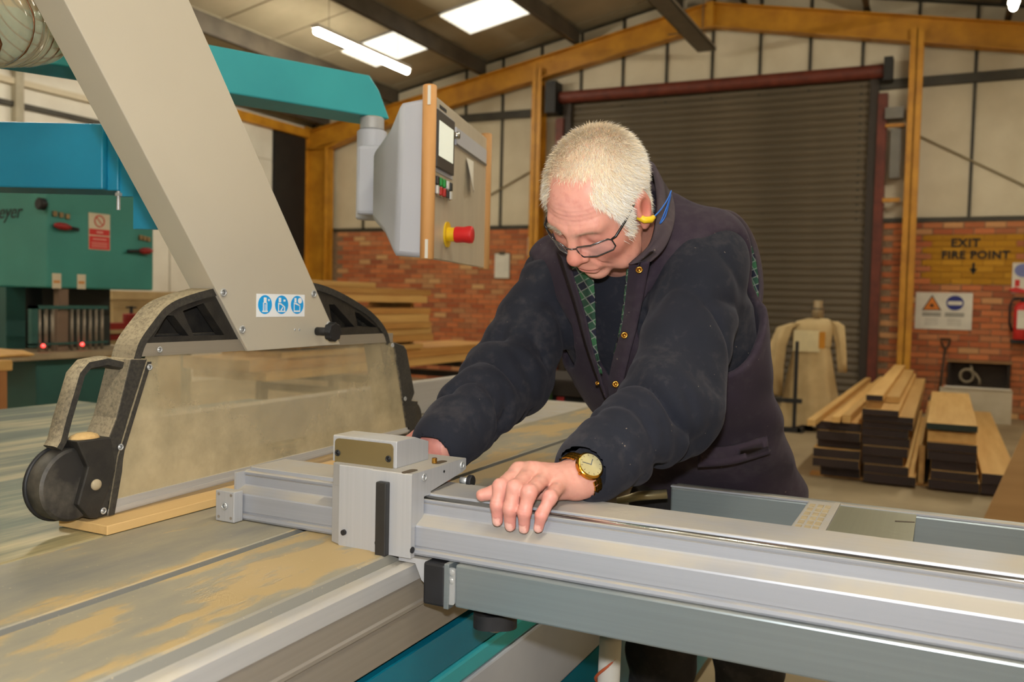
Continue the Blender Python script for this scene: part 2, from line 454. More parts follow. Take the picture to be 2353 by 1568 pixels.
# corrugated roof lights, lit by the day outside
m_sky = emit('roof_light', (255, 248, 226), SKY_E)
_k = m_sky.node_tree; _w = _k.nodes.new('ShaderNodeTexWave'); _w.wave_type = 'BANDS'; _w.bands_direction = 'Y'; _w.inputs['Scale'].default_value = 3.0  # bands in the glow stand in for shading across the corrugations
_tc = _k.nodes.new('ShaderNodeTexCoord'); _k.links.new(_tc.outputs['Object'], _w.inputs['Vector'])
_mr = _k.nodes.new('ShaderNodeMapRange'); _mr.inputs['To Min'].default_value = SKY_E * .5; _mr.inputs['To Max'].default_value = SKY_E
_k.links.new(_w.outputs['Fac'], _mr.inputs['Value']); _k.links.new(_mr.outputs[0], _k.nodes['Principled BSDF'].inputs['Emission Strength'])
for sa, sb, y in SKYL:
    w_ = sb - sa; sa2, sb2 = sa + .22 * w_ * (1 if sa > -8 + .5 else 1), sb - .1 * w_
    P = []
    n = 64
    for i in range(n + 1):
        yy = y + .06 + .84 * i / n; dz = .016 * math.sin(i * PI / 2.0)
        P.append([(sa2, yy, zroof(sa2) - .012 + dz), (sb2, yy, zroof(sb2) - .012 + dz)])
    g = G().grid(P)
    wn = tag(obj('window_%d' % (1 if sa < -7 else 2), g, m_sky), kind='structure')
    fr_ = G()
    for a_, b_ in ((sa, sa2), (sb2, sb)):
        fr_.prism([(a_, zroof(a_) - .02), (b_, zroof(b_) - .02), (b_, zroof(b_) + .01), (a_, zroof(a_) + .01)], 'y', y, y + .9)
    obj('window_frame', fr_, m_liner, wn)

# left wall: bays, rails, perforated post, dark opening
for a_, b_ in ((4.4, 5.6), (5.62, 6.62), (6.72, 7.85), (7.88, 8.9), (8.93, 10.1), (10.14, 10.97)):
    obj('cladding_panel', G().box(XL, XL + .03, a_, b_, .1, 3.38), m_white, wl)
    obj('cladding_panel', G().box(XL, XL + .03, a_, b_, 3.42, 3.90), m_white, wl)
obj('dark_panel', G().box(XL, XL + .06, 11.0, 11.75, .1, 3.92), m_black, wl, label='black panel beside the yellow corner column')
obj('sheeting_rail', G().box(XL + .03, XL + .10, 4.0, 10.1, 3.62, 3.69).box(XL + .03, XL + .10, 4.0, 10.1, 2.4, 2.48), m_clad, wl)
obj('sheeting_rail', G().box(XL + .03, XL + .08, 4.0, 10.1, 3.37, 3.43), m_trim, wl)
pp = G().box(XL + .03, XL + .12, 6.60, 6.70, 0, 4.0)
for i in range(22): pp.box(XL + .118, XL + .124, 6.66, 6.69, .25 + i * .17, .31 + i * .17)
obj('perforated_post', pp, mat('post_grey', (180, 172, 150), .6, scale=5), wl)

# cable tray under the ridge
ct = thing('cable_tray', (XA + .03, 9.0, 4.6), 'grey flat cable tray hanging under the roof ridge', 'cable tray')
obj('tray', G().box(XA - .10, XA + .14, 6.4, 11.6, 4.60, 4.61).box(XA - .10, XA - .09, 6.4, 11.6, 4.6, 4.65).box(XA + .13, XA + .14, 6.4, 11.6, 4.6, 4.65), mat('tray_grey', (122, 112, 96), .5, .3, scale=6), ct)
for yy in (7.5, 10.9):
    obj('hanger', G().cyl((XA - .095, yy, 4.6), (XA - .095, yy, zroof(XA) - .02), .006, 6).cyl((XA + .135, yy, 4.6), (XA + .135, yy, zroof(XA) - .02), .006, 6).cyl((XA - .3, yy, 4.66), (XA + .3, yy, 4.66), .008, 6), m_steel, ct)

# fluorescent lamps
m_tube = emit('tube_glow', (255, 246, 224), TUBE_E)
m_fix = mat('lamp_housing', (222, 218, 206), .5, scale=5)
def lamp(x, yc, label, z=4.24):
    t = thing('ceiling_light', (x, yc, z), label, 'light', 'fluorescent lamps under the roof')
    zr = zroof(x) - .02
    obj('housing', G().box(x - .05, x + .05, yc - .95, yc + .95, z + .03, z + .075), m_fix, t)
    obj('tube', G().cyl((x, yc - .93, z), (x, yc + .93, z), .036, 12), m_tube, t, smooth=True)
    for yy in (yc - .7, yc + .7): obj('hanging_wire', G().cyl((x, yy, z + .07), (x, yy, zr), .003, 5), m_steel, t)
lamp(-6.45, 8.9, 'glowing fluorescent lamp hanging beside the two bright roof lights')
lamp(.47, 9.0, 'glowing fluorescent lamp at the top right corner above the fire point')
for yy, wh in ((4.6, 'over the green machine'), (.4, 'level with the camera'), (-2.6, 'behind the camera')):
    lamp(-6.45, yy, 'fluorescent lamp %s on the left of the workshop, above the picture' % wh)
    lamp(.47, yy, 'fluorescent lamp %s on the right of the workshop, above the picture' % wh)
# ================================================================== the panel saw
def alu_mat(name, rgb, rough=.42, metal=.35, axis=0, dust=None):
    k = NT(name); k.rm(rough, metal)
    st = [60, 60, 60]; st[axis] = .6
    v = k.coord(tuple(st)); f = k.noise(v, 3, 3)
    c = k.ramp(f, [(.3, rgb), (.7, tuple(x * .965 for x in rgb))])
    if dust is not None:
        # sawdust settles on faces that look up
        geo = k.new('ShaderNodeNewGeometry'); sx = k.new('ShaderNodeSeparateXYZ'); k.l(geo.outputs['Normal'], sx.inputs[0])
        up = k.ramp(sx.outputs['Z'], [(.35, (0, 0, 0, 1)), (.8, (1, 1, 1, 1))])
        n = k.ramp(k.noise(k.coord((1, 1, 1)), 9, 5), [(.3, (.15, .15, .15, 1)), (.6, (1, 1, 1, 1))])
        mx = k.math('MULTIPLY', k.math('MULTIPLY', up, n), dust)
        c = k.mix(mx, c, lin((190, 176, 146)))
        k.l(k.math('ADD', k.math('MULTIPLY', mx, .4), rough), k.b.inputs['Roughness'])
        k.l(k.math('MULTIPLY', k.math('SUBTRACT', 1., mx), metal), k.b.inputs['Metallic'])
    k.setc(c); k.bump(f, .05, .001); MATS[name] = k.m; return k.m
m_alu_x = alu_mat('aluminium_x', (166, 168, 174), .38, .30, 0, dust=.6)
m_alu_y = alu_mat('aluminium_y', (188, 187, 185), .40, .35, 1, dust=.6)
m_alu_cast = alu_mat('aluminium_block', (180, 180, 181), .45, .25, 2, dust=.55)
m_chrome = mat('chrome', (214, 214, 210), .16, .95, scale=5)
m_screw = mat('screw_steel', (200, 202, 202), .3, .55, scale=20)
m_galv = alu_mat('galvanised', (142, 151, 153), .32, .55, 0, dust=.3)
m_rub = mat('black_rubber', (30, 30, 33), .55, rgb2=(22, 22, 24), scale=30)
m_plas = mat('black_plastic', (34, 32, 30), .5, rgb2=(46, 43, 38), scale=40, bump=.3, bscale=160)
m_teal = mat('teal_paint', (56, 166, 172), .4, rgb2=(50, 154, 162), scale=3)
m_teal_d = mat('teal_paint_deep', (10, 112, 134), .35, rgb2=(8, 100, 122), scale=3)
m_blue = mat('blue_paint', (34, 146, 182), .32, rgb2=(28, 134, 170), scale=3, bump=.05, bscale=120)
m_pale = mat('pale_grey_paint', (176, 178, 182), .45, rgb2=(160, 162, 168), scale=3)
m_arm = mat('arm_silver_paint', (212, 204, 186), .38, .35, rgb2=(206, 198, 180), scale=2, bump=.03, bscale=200)
m_brass = mat('brass', (190, 140, 60), .25, .9, scale=10)
def dusty_plastic():
    k = NT('dusty_plastic'); k.rm(.75)
    v = k.coord((1, 1, 1)); f = k.noise(v, 170, 5, .7); f2 = k.noise(v, 9, 3)
    geo = k.new('ShaderNodeNewGeometry'); sx = k.new('ShaderNodeSeparateXYZ'); k.l(geo.outputs['Normal'], sx.inputs[0])
    up = k.ramp(k.math('ADD', sx.outputs['Z'], k.math('MULTIPLY', sx.outputs['Y'], -.30)), [(.12, (0, 0, 0, 1)), (.95, (1, 1, 1, 1))])
    sp = k.ramp(k.math('ADD', k.math('MULTIPLY', f, .7), k.math('MULTIPLY', f2, .35)), [(.45, (0, 0, 0, 1)), (.66, (.5, .5, .5, 1))])
    ny = k.math('ADD', k.math('MULTIPLY', k.math('MAXIMUM', k.math('MULTIPLY', sx.outputs['Y'], -1.), 0.), .8), .12)
    mx = k.math('MAXIMUM', k.math('MULTIPLY', k.math('MULTIPLY', up, .95), k.ramp(k.math('ADD', k.math('MULTIPLY', f, .6), k.math('MULTIPLY', f2, .4)), [(.38, (.35, .35, .35, 1)), (.56, (1, 1, 1, 1))])), k.math('MULTIPLY', sp, ny))
    k.setc(k.mix(mx, lin((36, 34, 31)), lin((186, 170, 138)))); k.bump(f, .25, .002); MATS['dusty_plastic'] = k.m; return k.m
m_dplas = dusty_plastic()
def slide_mat():
    k = NT('sliding_table_top'); k.rm(.5, .25)
    v = k.coord((1.9, .75, 1), (0, 0, .12)); a = k.noise(v, 3.6, 7, .58); b = k.noise(k.coord((5, 1.0, 1), (0, 0, .2)), 5, 5, .6)
    n = k.math('ADD', k.math('MULTIPLY', a, .75), k.math('MULTIPLY', b, .3))
    film = k.ramp(n, [(.40, (0, 0, 0, 1)), (.56, (1, 1, 1, 1))]); heap = k.ramp(n, [(.565, (0, 0, 0, 1)), (.605, (1, 1, 1, 1))])
    geo = k.new('ShaderNodeNewGeometry'); sx = k.new('ShaderNodeSeparateXYZ'); k.l(geo.outputs['Normal'], sx.inputs[0]); up = k.ramp(sx.outputs['Z'], [(.5, (0, 0, 0, 1)), (.9, (1, 1, 1, 1))])
    film = k.math('MULTIPLY', film, up); heap = k.math('MULTIPLY', heap, up)
    c = k.mix(film, lin((136, 133, 123)), lin((160, 152, 130))); c = k.mix(heap, c, lin((190, 164, 116)))
    sp = k.ramp(k.noise(k.coord((1, 1, 1)), 160, 2), [(.70, (0, 0, 0, 1)), (.74, (1, 1, 1, 1))])
    c = k.mix(k.math('MULTIPLY', sp, .6), c, lin((214, 190, 150)))
    k.setc(c); k.b.inputs['Metallic'].default_value = .1
    k.bump(heap, .4, .0015); MATS['slide'] = k.m; return k.m
m_slide = slide_mat()
def main_table_mat():
    k = NT('saw_table_top'); k.rm(.42, .15)
    v = k.coord((3.2, .55, 1), (0, 0, -.35)); a = k.noise(v, 3.0, 6, .62); b = k.noise(k.coord((9, .7, 1), (0, 0, -.15)), 2.4, 5, .6)
    n = k.math('ADD', k.math('MULTIPLY', a, .6), k.math('MULTIPLY', b, .45))
    c = k.ramp(n, [(.38, (52, 66, 52)), (.50, (88, 98, 76)), (.59, (150, 140, 104)), (.72, (198, 180, 134))])
    k.setc(c); MATS['maintable'] = k.m; return k.m
m_main = main_table_mat()

# --- machine body and fixed table
saw = thing('panel_saw', (-1.6, 1.6, 0), 'teal panel saw base with dusty cast table beside the sliding table', 'saw')
obj('saw_table', G().box(-2.66, -1.158, -.6, 2.05, .86, .90, b=.004), m_main, saw, label='dark steel table streaked with sawdust')
obj('table_extension', G().box(-2.2, -1.158, 2.06, 3.1, .862, .899, b=.004), m_alu_y, saw)
obj('base_cabinet', G().box(-2.5, -1.160, -.5, 2.7, .06, .86).box(-1.160, -.72, -.5, 2.7, .06, .762).box(-.72, -.69, -.6, 3.2, .692, .752).box(-.72, -.688, -.6, 3.2, .06, .485), m_teal_d, saw)
obj('base_panel', G().box(-.72, -.684, -.6, 3.2, .49, .65, b=.004), m_pale, saw, label='pale grey lower side panel')
obj('edge_strip', G().box(-.72, -.686, -.6, 3.2, .652, .688, b=.006), m_teal, saw)
obj('plinth', G().box(-2.4, -.78, -.4, 2.6, 0, .06), m_black, saw)

# --- rip fence standing on the fixed table
rf = thing('rip_fence', (-1.54, 2.1, .9), 'long dusty aluminium rip fence standing behind the guard', 'fence')
obj('profile', G().box(-1.562, -1.520, 1.25, 2.80, .902, 1.008, b=.003), m_alu_y, rf)
obj('carriage', G().box(-1.70, -1.565, 1.9, 2.2, .902, .96, b=.006), m_alu_cast, rf)

# --- sliding table
st = thing('sliding_table', (-.94, 1.4, .75), 'long dusty aluminium sliding table with a T-slot along it', 'sliding table')
Y0, Y1 = -.5, 3.1
obj('table_plate', G().prism([(-1.152, .862), (-1.152, .899), (-1.150, .9005), (-.934, .9005), (-.932, .899), (-.932, .862)], 'y', Y0, Y1), m_slide, st)
obj('table_plate', G().prism([(-.9125, .862), (-.9125, .899), (-.911, .9005), (-.727, .9005), (-.7245, .898), (-.7225, .8865), (-.7225, .862)], 'y', Y0, Y1), m_slide, st)
obj('slot_bed', G().box(-.945, -.90, Y0, Y1, .862, .870), mat('slot_grey_dark', (84, 78, 70), .5, .3, scale=9), st)
obj('guide_rail', G().prism([(-.7225, .862), (-.7225, .885), (-.705, .885), (-.702, .8895), (-.694, .8895), (-.689, .886), (-.688, .862)], 'y', Y0, Y1), m_alu_y, st, auto=35)
m_shade = alu_mat('shaded_side', (150, 142, 130), .5, .35, 1)  # darker, browner aluminium: the side's shadow is put into its colour
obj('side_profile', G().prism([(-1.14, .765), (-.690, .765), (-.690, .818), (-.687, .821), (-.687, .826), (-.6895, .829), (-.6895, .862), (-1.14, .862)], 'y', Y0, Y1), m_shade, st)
mat('sawdust', (214, 180, 122), .95, rgb2=(196, 160, 104), scale=60, bump=.6, bscale=200)

# --- crosscut fence
cf = thing('crosscut_fence', (-.1, 1.15, .902), 'long brushed aluminium crosscut fence running to the right edge', 'fence')
FX0, FX1 = -1.045, 1.3
fprof = [(1.088, .9025), (1.086, .906), (1.0865, .9105), (1.0905, .9125), (1.0905, .9155), (1.0875, .9165), (1.0875, .944), (1.0885, .9465), (1.1115, .957), (1.1130, .959),
         (1.1130, .9735), (1.1155, .9745), (1.1155, .9755), (1.1120, .9765), (1.1115, .980), (1.1135, .9815), (1.118, .9818), (1.1205, .9800), (1.126, .9802), (1.1275, .9855), (1.129, .9865), (1.215, .9865), (1.2165, .985), (1.2165, .9025)]
obj('profile', G().prism(fprof, 'x', -.80, FX1), m_alu_x, cf)
obj('extension_profile', G().prism([(y + .026, min(z, .9865) - .003 if z > .95 else z) for y, z in fprof], 'x', -1.062, -.801), m_alu_x, cf)
obj('rail', G().cyl((-.80, 1.1165, .9815), (FX1, 1.1165, .9815), .0042, 12), m_chrome, cf, smooth=True, label='bright guide rail along the front top edge')
obj('scale_groove', G().box(-.80, FX1, 1.1205, 1.1262, .9795, .9805), mat('groove_dark', (60, 52, 44), .5, .3, scale=8), cf)
obj('end_plate', G().box(-1.066, -1.062, 1.118, 1.240, .906, .979), m_alu_cast, cf)
# --- stop cube on the left end of the fence
sb = thing('stop_block', (-1.06, 1.108, .9), 'small aluminium end-stop cube at the left end of the fence', 'stop')
obj('body', G().box(-1.080, -1.0395, 1.090, 1.111, .9015, .953, b=.0015), m_alu_cast, sb)
def screw(g, c, n, r=.005, h=.0015):
    c = Vector(c); n = Vector(n).normalized(); g.ring(c + n * h * .4, n, r * .78, r * .24, 16, 6); g.cyl(c, c + n * h * .3, r * .55, 6)
    return g
obj('screw', screw(G(), (-1.0597, 1.0895, .928), (0, -1, 0), .0065, .002), m_screw, sb, smooth=True)
for dx in (-.013, .014):
    for dz in (-.019, .019): obj('pin', G().cyl((-1.0597 + dx, 1.0897, .928 + dz), (-1.0597 + dx, 1.0892, .928 + dz), .0026, 10), m_shade, sb)

# --- flip stop / digital stop block riding on the fence
bk = thing('length_stop', (-.76, 1.15, .9), 'large aluminium length-stop block with display housing and black bar', 'stop block')
bl = G()
yz = [(1.075, .9), (1.075, 1.0225), (1.0765, 1.024), (1.2345, 1.024), (1.236, 1.0225), (1.236, 1.0065), (1.225, 1.003), (1.128, .9895), (1.128, .985), (1.109, .985), (1.109, .960), (1.104, .952), (1.0855, .9445), (1.0855, .9)]
bl.prism(yz, 'x', -.756, -.685)
yz2 = [(1.078, .9)] + [(1.078, 1.0225), (1.0795, 1.024)] + yz[3:]
bl.prism(yz2, 'x', -.817, -.757)
bl.prism([(-.836, 1.088), (-.817, 1.078), (-.817, 1.236), (-.836, 1.236)], 'z', .9875, 1.024); bl.prism([(-.836, 1.086), (-.817, 1.078), (-.817, 1.0855), (-.836, 1.0872)], 'z', .902, .99)
obj('body', bl, m_alu_cast, bk)
obj('black_bar', G().box(-.741, -.7225, 1.064, 1.0755, .8995, 1.009, b=.0018), mat('bar_black', (44, 43, 42), .45, rgb2=(36, 35, 34), scale=12), bk, label='upright black bar')
for i, (x, z) in enumerate(((-.806, .922), (-.7435, .915))): obj('bolt_hole', G().cyl((x, 1.0775, z), (x, 1.0735, z), .0042, 14), m_rub, bk)
obj('bolt_hole', G().cyl((-.6855, 1.0785, .912), (-.6835, 1.0785, .912), .0048, 14), m_rub, bk)
for y in (1.108, 1.222): obj('screw', screw(G(), (-.685, y, 1.0145), (1, 0, 0), .0062, .002), m_screw, bk, smooth=True)
obj('bolt_hole', G().cyl((-.6855, 1.166, 1.0135), (-.684, 1.166, 1.0135), .002, 10), m_rub, bk)
for y, x in ((1.092, -.700), (1.178, -.700)):
    P = []
    for i in range(24):
        t = 2 * PI * i / 24; P.append((x + .0065 * math.cos(t), y + (.010 if math.sin(t) > 0 else -.010) + .0065 * math.sin(t)))
    obj('slot', G().prism(P, 'z', 1.0236, 1.0246), mat('slot_dark', (92, 78, 58), .6, scale=10), bk)
obj('pin', G().cyl((-.703, 1.167, 1.024), (-.703, 1.167, 1.0325), .0042, 16, ch=.0006), m_brass, bk, auto=40, label='brass pin')
kn = obj('knob', G().cyl((-.672, 1.2215, .990), (-.664, 1.2215, .990), .0105, 22, ch=.0015), m_rub, bk, auto=40, label='small black clamping knob')
obj('stem', G().cyl((-.686, 1.2215, .990), (-.672, 1.2215, .990), .0055, 14), m_screw, kn, smooth=True)
obj('knob', G().cyl((-.846, 1.14, 1.018), (-.837, 1.14, 1.018), .009, 18, ch=.001), m_rub, bk, auto=40)
hs = G().prism([(1.099, 1.024), (1.099, 1.0635), (1.1005, 1.065), (1.150, 1.065), (1.190, 1.0535), (1.190, 1.024)], 'x', -.846, -.728)
dh = obj('display_housing', hs, m_alu_cast, bk, bevel=.0015)
def rrect(x0, x1, z0, z1, r, n=5):
    P = []
    for cx_, cz_, a0 in ((x1 - r, z1 - r, 0), (x0 + r, z1 - r, PI / 2), (x0 + r, z0 + r, PI), (x1 - r, z0 + r, 1.5 * PI)):
        for i in range(n + 1): t = a0 + PI / 2 * i / n; P.append((cx_ + r * math.cos(t), cz_ + r * math.sin(t)))
    return P
obj('cover_plate', G().prism(rrect(-.8405, -.7335, 1.016, 1.0605, .007), 'y', 1.0965, 1.0995), mat('bronze_plate', (146, 128, 88), .36, .55, rgb2=(130, 114, 78), scale=3), dh, label='bronze coloured cover plate')
for x in (-.8345, -.7405): obj('screw', screw(G(), (x, 1.0965, 1.038), (0, -1, 0), .005, .003), m_rub, dh, smooth=True)

# --- outrigger frame carrying the fence
og = thing('outrigger_table', (0, 1.45, .84), 'galvanised outrigger frame with two long tubes under the fence', 'outrigger')
obj('front_tube', G().box(-.612, 1.3, 1.079, 1.120, .8395, .9015, b=.003), m_galv, og)
ec = obj('end_cap', G().box(-.664, -.627, 1.076, 1.121, .8365, .899, b=.004), m_rub, og, label='black rubber end cap')
obj('cap_plate', G().box(-.628, -.620, 1.0745, 1.122, .836, .9015, b=.001), m_galv, ec)
obj('weld', G().prism(rrect(-.624, -.611, .843, .896, .004), 'y', 1.0768, 1.081).ball((-.6165, 1.0775, .889), (.005, .002, .006), 10, 6).ball((-.6165, 1.0775, .877), (.004, .002, .005), 10, 6), m_screw, og)
obj('rear_tube', G().box(-.50, 1.3, 1.785, 1.835, .835, .898, b=.004), m_galv, og)
obj('tube_lip', G().box(-.50, 1.3, 1.785, 1.80, .898, .9015), m_alu_x, og)
obj('cross_tube', G().box(.60, .68, 1.12, 1.786, .845, .895, b=.003), m_alu_y, og)
cp = obj('cross_bar', G().box(-.225, -.168, 1.222, 1.786, .865, .9015, b=.002), m_alu_cast, og, label='dusty ribbed cross bar')
obj('bar_edge', G().box(-.1755, -.166, 1.222, 1.786, .8995, .9055), m_alu_cast, cp)
for i in range(7):
    for x in (-.218, -.203, -.190): obj('tread', G().box(x, x + .010, 1.52 + i * .036, 1.545 + i * .036, .9015, .9026), mat('dust_tan', (196, 178, 140), .9, rgb2=(170, 152, 118), scale=40), cp)
pl = obj('support_plate', G().box(-.166, -.033, 1.222, 1.786, .897, .9005), alu_mat('dull_plate', (140, 140, 118), .4, .45, 1), og, label='dull steel support plate')
obj('notch', G().prism([(-.066, 1.700), (-.034, 1.712), (-.034, 1.718), (-.066, 1.709)], 'z', .9005, .9012), mat('notch_dark', (72, 56, 36), .6, scale=9), pl)
obj('lever', G().tube([(-.60, 1.74, .865), (-.555, 1.745, .880), (-.50, 1.76, .888)], [.007, .010, .010], 10), mat('dull_brass', (150, 138, 104), .35, .6, scale=9), og, smooth=True)
# the mitre carrier under the stop block
obj('carrier_plate', G().prism([(-.712, .8908), (-.712, .8985), (-.645, .8985), (-.645, .8705), (-.664, .862), (-.672, .868), (-.683, .8908)], 'y', 1.085, 1.115), m_alu_cast, og)
kb = G(); R_ = .031
pts = []
for i in range(36):
    t = 2 * PI * i / 36; rr = R_ * (1 + .10 * math.cos(3 * t)); pts.append((-.575 + rr * math.cos(t), 1.135 + rr * math.sin(t)))
kb.prism(pts, 'z', .803, .824)
hk = obj('star_knob', kb.cyl((-.575, 1.135, .824), (-.575, 1.135, .84), .018, 18), m_rub, og, auto=40, label='black star knob under the front tube')
obj('stud', G().cyl((-.575, 1.135, .794), (-.575, 1.135, .804), .0085, 14), m_screw, hk, smooth=True)

# --- saw guard with its extraction arm
sg = thing('saw_guard', (-1.225, 1.4, .92), 'dust-covered saw guard hood with clear window and slanting silver extraction arm', 'saw guard')
GX0, GX1 = -1.252, -1.2
outer = [(1.025, 1.169), (1.038, 1.2), (1.071, 1.237), (1.091, 1.255), (1.123, 1.270), (1.19, 1.287), (1.279, 1.301), (1.376, 1.309), (1.485, 1.307), (1.574, 1.289), (1.672, 1.255), (1.725, 1.227), (1.759, 1.198), (1.772, 1.172)]
def smooth_poly(P, n=3):
    Q = []
    for i in range(len(P) - 1):
        p0, p1, p2, p3 = P[max(i - 1, 0)], P[i], P[i + 1], P[min(i + 2, len(P) - 1)]
        for j in range(n):
            t = j / n; Q.append(tuple(.5 * (2 * p1[k] + (p2[k] - p0[k]) * t + (2 * p0[k] - 5 * p1[k] + 4 * p2[k] - p3[k]) * t * t + (3 * p1[k] - p0[k] - 3 * p2[k] + p3[k]) * t ** 3) for k in (0, 1)))
    Q.append(P[-1]); return Q
so = smooth_poly(outer, 4)
def inset(P, d):
    Q = []
    for i, p in enumerate(P):
        a = P[max(i - 1, 0)]; b = P[min(i + 1, len(P) - 1)]; dx, dy = b[0] - a[0], b[1] - a[1]; L = math.hypot(dx, dy) or 1
        Q.append((p[0] + dy / L * d, p[1] - dx / L * d))
    return Q
si = inset(so, .014)
rim = G()
for i in range(len(so) - 1):
    rim.prism([so[i], so[i + 1], si[i + 1], si[i]], 'x', GX0, GX1 + .002)
rimo = obj('hood_rim', rim, m_dplas, sg, label='curved rim of the hood coated with pale dust')
# web of the hood with four window cut-outs
import bisect
def holed_plate(outline, holes, x0, x1):
    bm = bmesh.new()
    def loop(P):
        vs = [bm.verts.new((0, p[0], p[1])) for p in P]
        return [bm.edges.new((vs[i], vs[(i + 1) % len(vs)])) for i in range(len(vs))]
    E = loop(outline)
    for h in holes: E += loop(h)
    bmesh.ops.triangle_fill(bm, use_beauty=True, use_dissolve=False, edges=E)
    r = bmesh.ops.extrude_face_region(bm, geom=list(bm.faces))
    for v in r['geom']:
        if isinstance(v, bmesh.types.BMVert): v.co.x = x1 - x0
    bmesh.ops.recalc_face_normals(bm, faces=list(bm.faces)); bm.verts.index_update()
    g = G(); g.add([(v.co.x + x0, v.co.y, v.co.z) for v in bm.verts], [[v.index for v in f.verts] for f in bm.faces]); bm.free(); return g
holes = [[(1.070, 1.204), (1.096, 1.240), (1.112, 1.240), (1.146, 1.204)], [(1.158, 1.203), (1.132, 1.248), (1.180, 1.262), (1.232, 1.203)],
         [(1.556, 1.208), (1.540, 1.262), (1.560, 1.262), (1.634, 1.212)], [(1.645, 1.213), (1.634, 1.246), (1.650, 1.243), (1.722, 1.209)]]
outl = si[2:-3] + [(1.755, 1.193), (1.044, 1.189)]
obj('hood_web', holed_plate(outl, holes, -1.224, -1.202), m_plas, sg, label='black ribbed web with window openings')
obj('hood_ledge', G().box(-1.244, -1.225, 1.06, 1.74, 1.198, 1.2065), m_dplas, sg)
obj('hood_back', G().prism(outl, 'x', -1.250, -1.245), m_plas, sg)
obj('window_strip', G().box(-1.204, -1.199, 1.040, 1.785, 1.172, 1.194), alu_mat('strip_grey', (150, 140, 124), .55, .3, 1, dust=.5), sg)
# clear dusty window
def plexi_mat():
    k = NT('dusty_window'); n = k.n
    v = k.coord((1, 1, 1)); a = k.noise(v, 14, 6, .65); b = k.noise(k.coord((1, 1.6, 1)), 4.5, 3)
    sx = k.new('ShaderNodeSeparateXYZ'); k.l(k.coord((1, 1, 1)), sx.inputs[0])
    # local z .02 (bottom) .. .25 (top); dust thins out towards the upper middle of the pane
    hz = k.math('MULTIPLY', k.math('SUBTRACT', sx.outputs['Z'], .02), 4.2)
    dy = k.math('ABSOLUTE', k.math('ADD', sx.outputs['Y'], -.02))
    clear = k.math('SUBTRACT', hz, k.math('MULTIPLY', dy, 2.2))
    dens = k.math('SUBTRACT', k.math('ADD', k.math('MULTIPLY', a, .35), k.math('ADD', k.math('MULTIPLY', b, .35), .27)), k.math('MULTIPLY', clear, .52))
    al = k.ramp(dens, [(.08, (.06, .06, .06, 1)), (.50, (.34, .34, .34, 1)), (.95, (.72, .72, .72, 1))])
    c = k.ramp(a, [(.3, (180, 164, 128)), (.7, (204, 186, 148))])
    k.setc(c); k.rm(.7); k.l(al, k.b.inputs['Alpha']); MATS['plexi'] = k.m; return k.m
m_plexi = plexi_mat()
obj('window_pane', G().prism([(.982, .938), (1.055, 1.178), (1.788, 1.174), (1.858, .950)], 'x', -1.2035, -1.2005), m_plexi, sg, label='clear window pane hazed with sawdust')
m_pl2 = NT('rear_window'); m_pl2.setc(lin((206, 186, 146))); m_pl2.rm(.5); m_pl2.b.inputs['Alpha'].default_value = .12
obj('window_pane', G().prism([(.982, .938), (1.055, 1.178), (1.788, 1.174), (1.858, .950)], 'x', -1.2515, -1.2490), m_pl2.m, sg, label='rear window pane')
obj('bottom_rail', G().prism([(.973, .919), (.973, .930), (.9745, .930), (.976, .9415), (1.860, .9555), (1.862, .9425)], 'x', -1.206, -1.197).prism([(.973, .922), (.975, .929), (1.86, .9495), (1.862, .9455)], 'x', -1.197, -1.1955), m_alu_y, sg, label='bright aluminium rail under the window')
# front leg, handle and roller
obj('front_leg', G().prism([(1.052, 1.168), (1.018, 1.170), (.990, 1.075), (.968, 1.030), (.962, .960), (.948, .9188), (.977, .9188), (.994, 1.013), (1.013, 1.069)], 'x', GX0, GX1 + .003), m_dplas, sg, bevel=.002)
obj('leg_flange', G().prism([(1.058, 1.163), (1.049, 1.163), (.992, 1.013), (.973, .9188), (.985, .9188), (.999, .985), (1.001, 1.005), (1.004, 1.02)], 'x', GX1 + .002, GX1 + .006), m_dplas, sg)
obj('roller_bracket', G().prism([(.914, 1.047), (.977, 1.046), (.985, .99), (.952, .9188), (.938, .922), (.916, .948), (.934, 1.004)], 'x', -1.240, GX1 + .008), m_plas, sg, bevel=.002)
hp = [(1.018, -1.226, 1.158), (.985, -1.226, 1.166), (.952, -1.226, 1.162), (.938, -1.226, 1.148), (.927, -1.226, 1.115), (.915, -1.226, 1.080), (.905, -1.226, 1.046), (.898, -1.226, 1.036)]
hb = G()
hm = [Vector((x, y, z)) for y, x, z in hp]
P = []
for i, p in enumerate(hm):
    d = (hm[min(i + 1, len(hm) - 1)] - hm[max(i - 1, 0)]).normalized(); n_ = Vector((0, -d.z, d.y)); w_ = .016; h_ = .0085
    ring_ = [(-w_, -h_ * .6), (-w_, h_ * .6), (-w_ * .6, h_), (w_ * .6, h_), (w_, h_ * .6), (w_, -h_ * .6), (w_ * .6, -h_), (-w_ * .6, -h_)]
    P.append([tuple(p + Vector((a, 0, 0)) + n_ * b) for a, b in ring_] )
P = [r + [r[0]] for r in P]
hb.grid(P); hb.f.append(tuple(range(0, 8))); hb.f.append(tuple(reversed(range((len(P) - 1) * 9, (len(P) - 1) * 9 + 8))))
obj('handle', hb, m_dplas, sg, auto=50, label='black grab handle furred with dust')
obj('dust_heap', G().ball((-1.215, .945, 1.046), (.018, .026, .010), 14, 6), MATS['sawdust'], sg, smooth=True, kind='stuff')
m_roll = mat('roller_plastic', (40, 38, 36), .55, rgb2=(92, 86, 76), scale=22, lo=.45, hi=.75, bump=.2, bscale=120)
rw = obj('roller', G().cyl((-1.246, .918, .978), (-1.202, .918, .978), .057, 40, ch=.004), m_roll, sg, auto=40, label='round black roller')
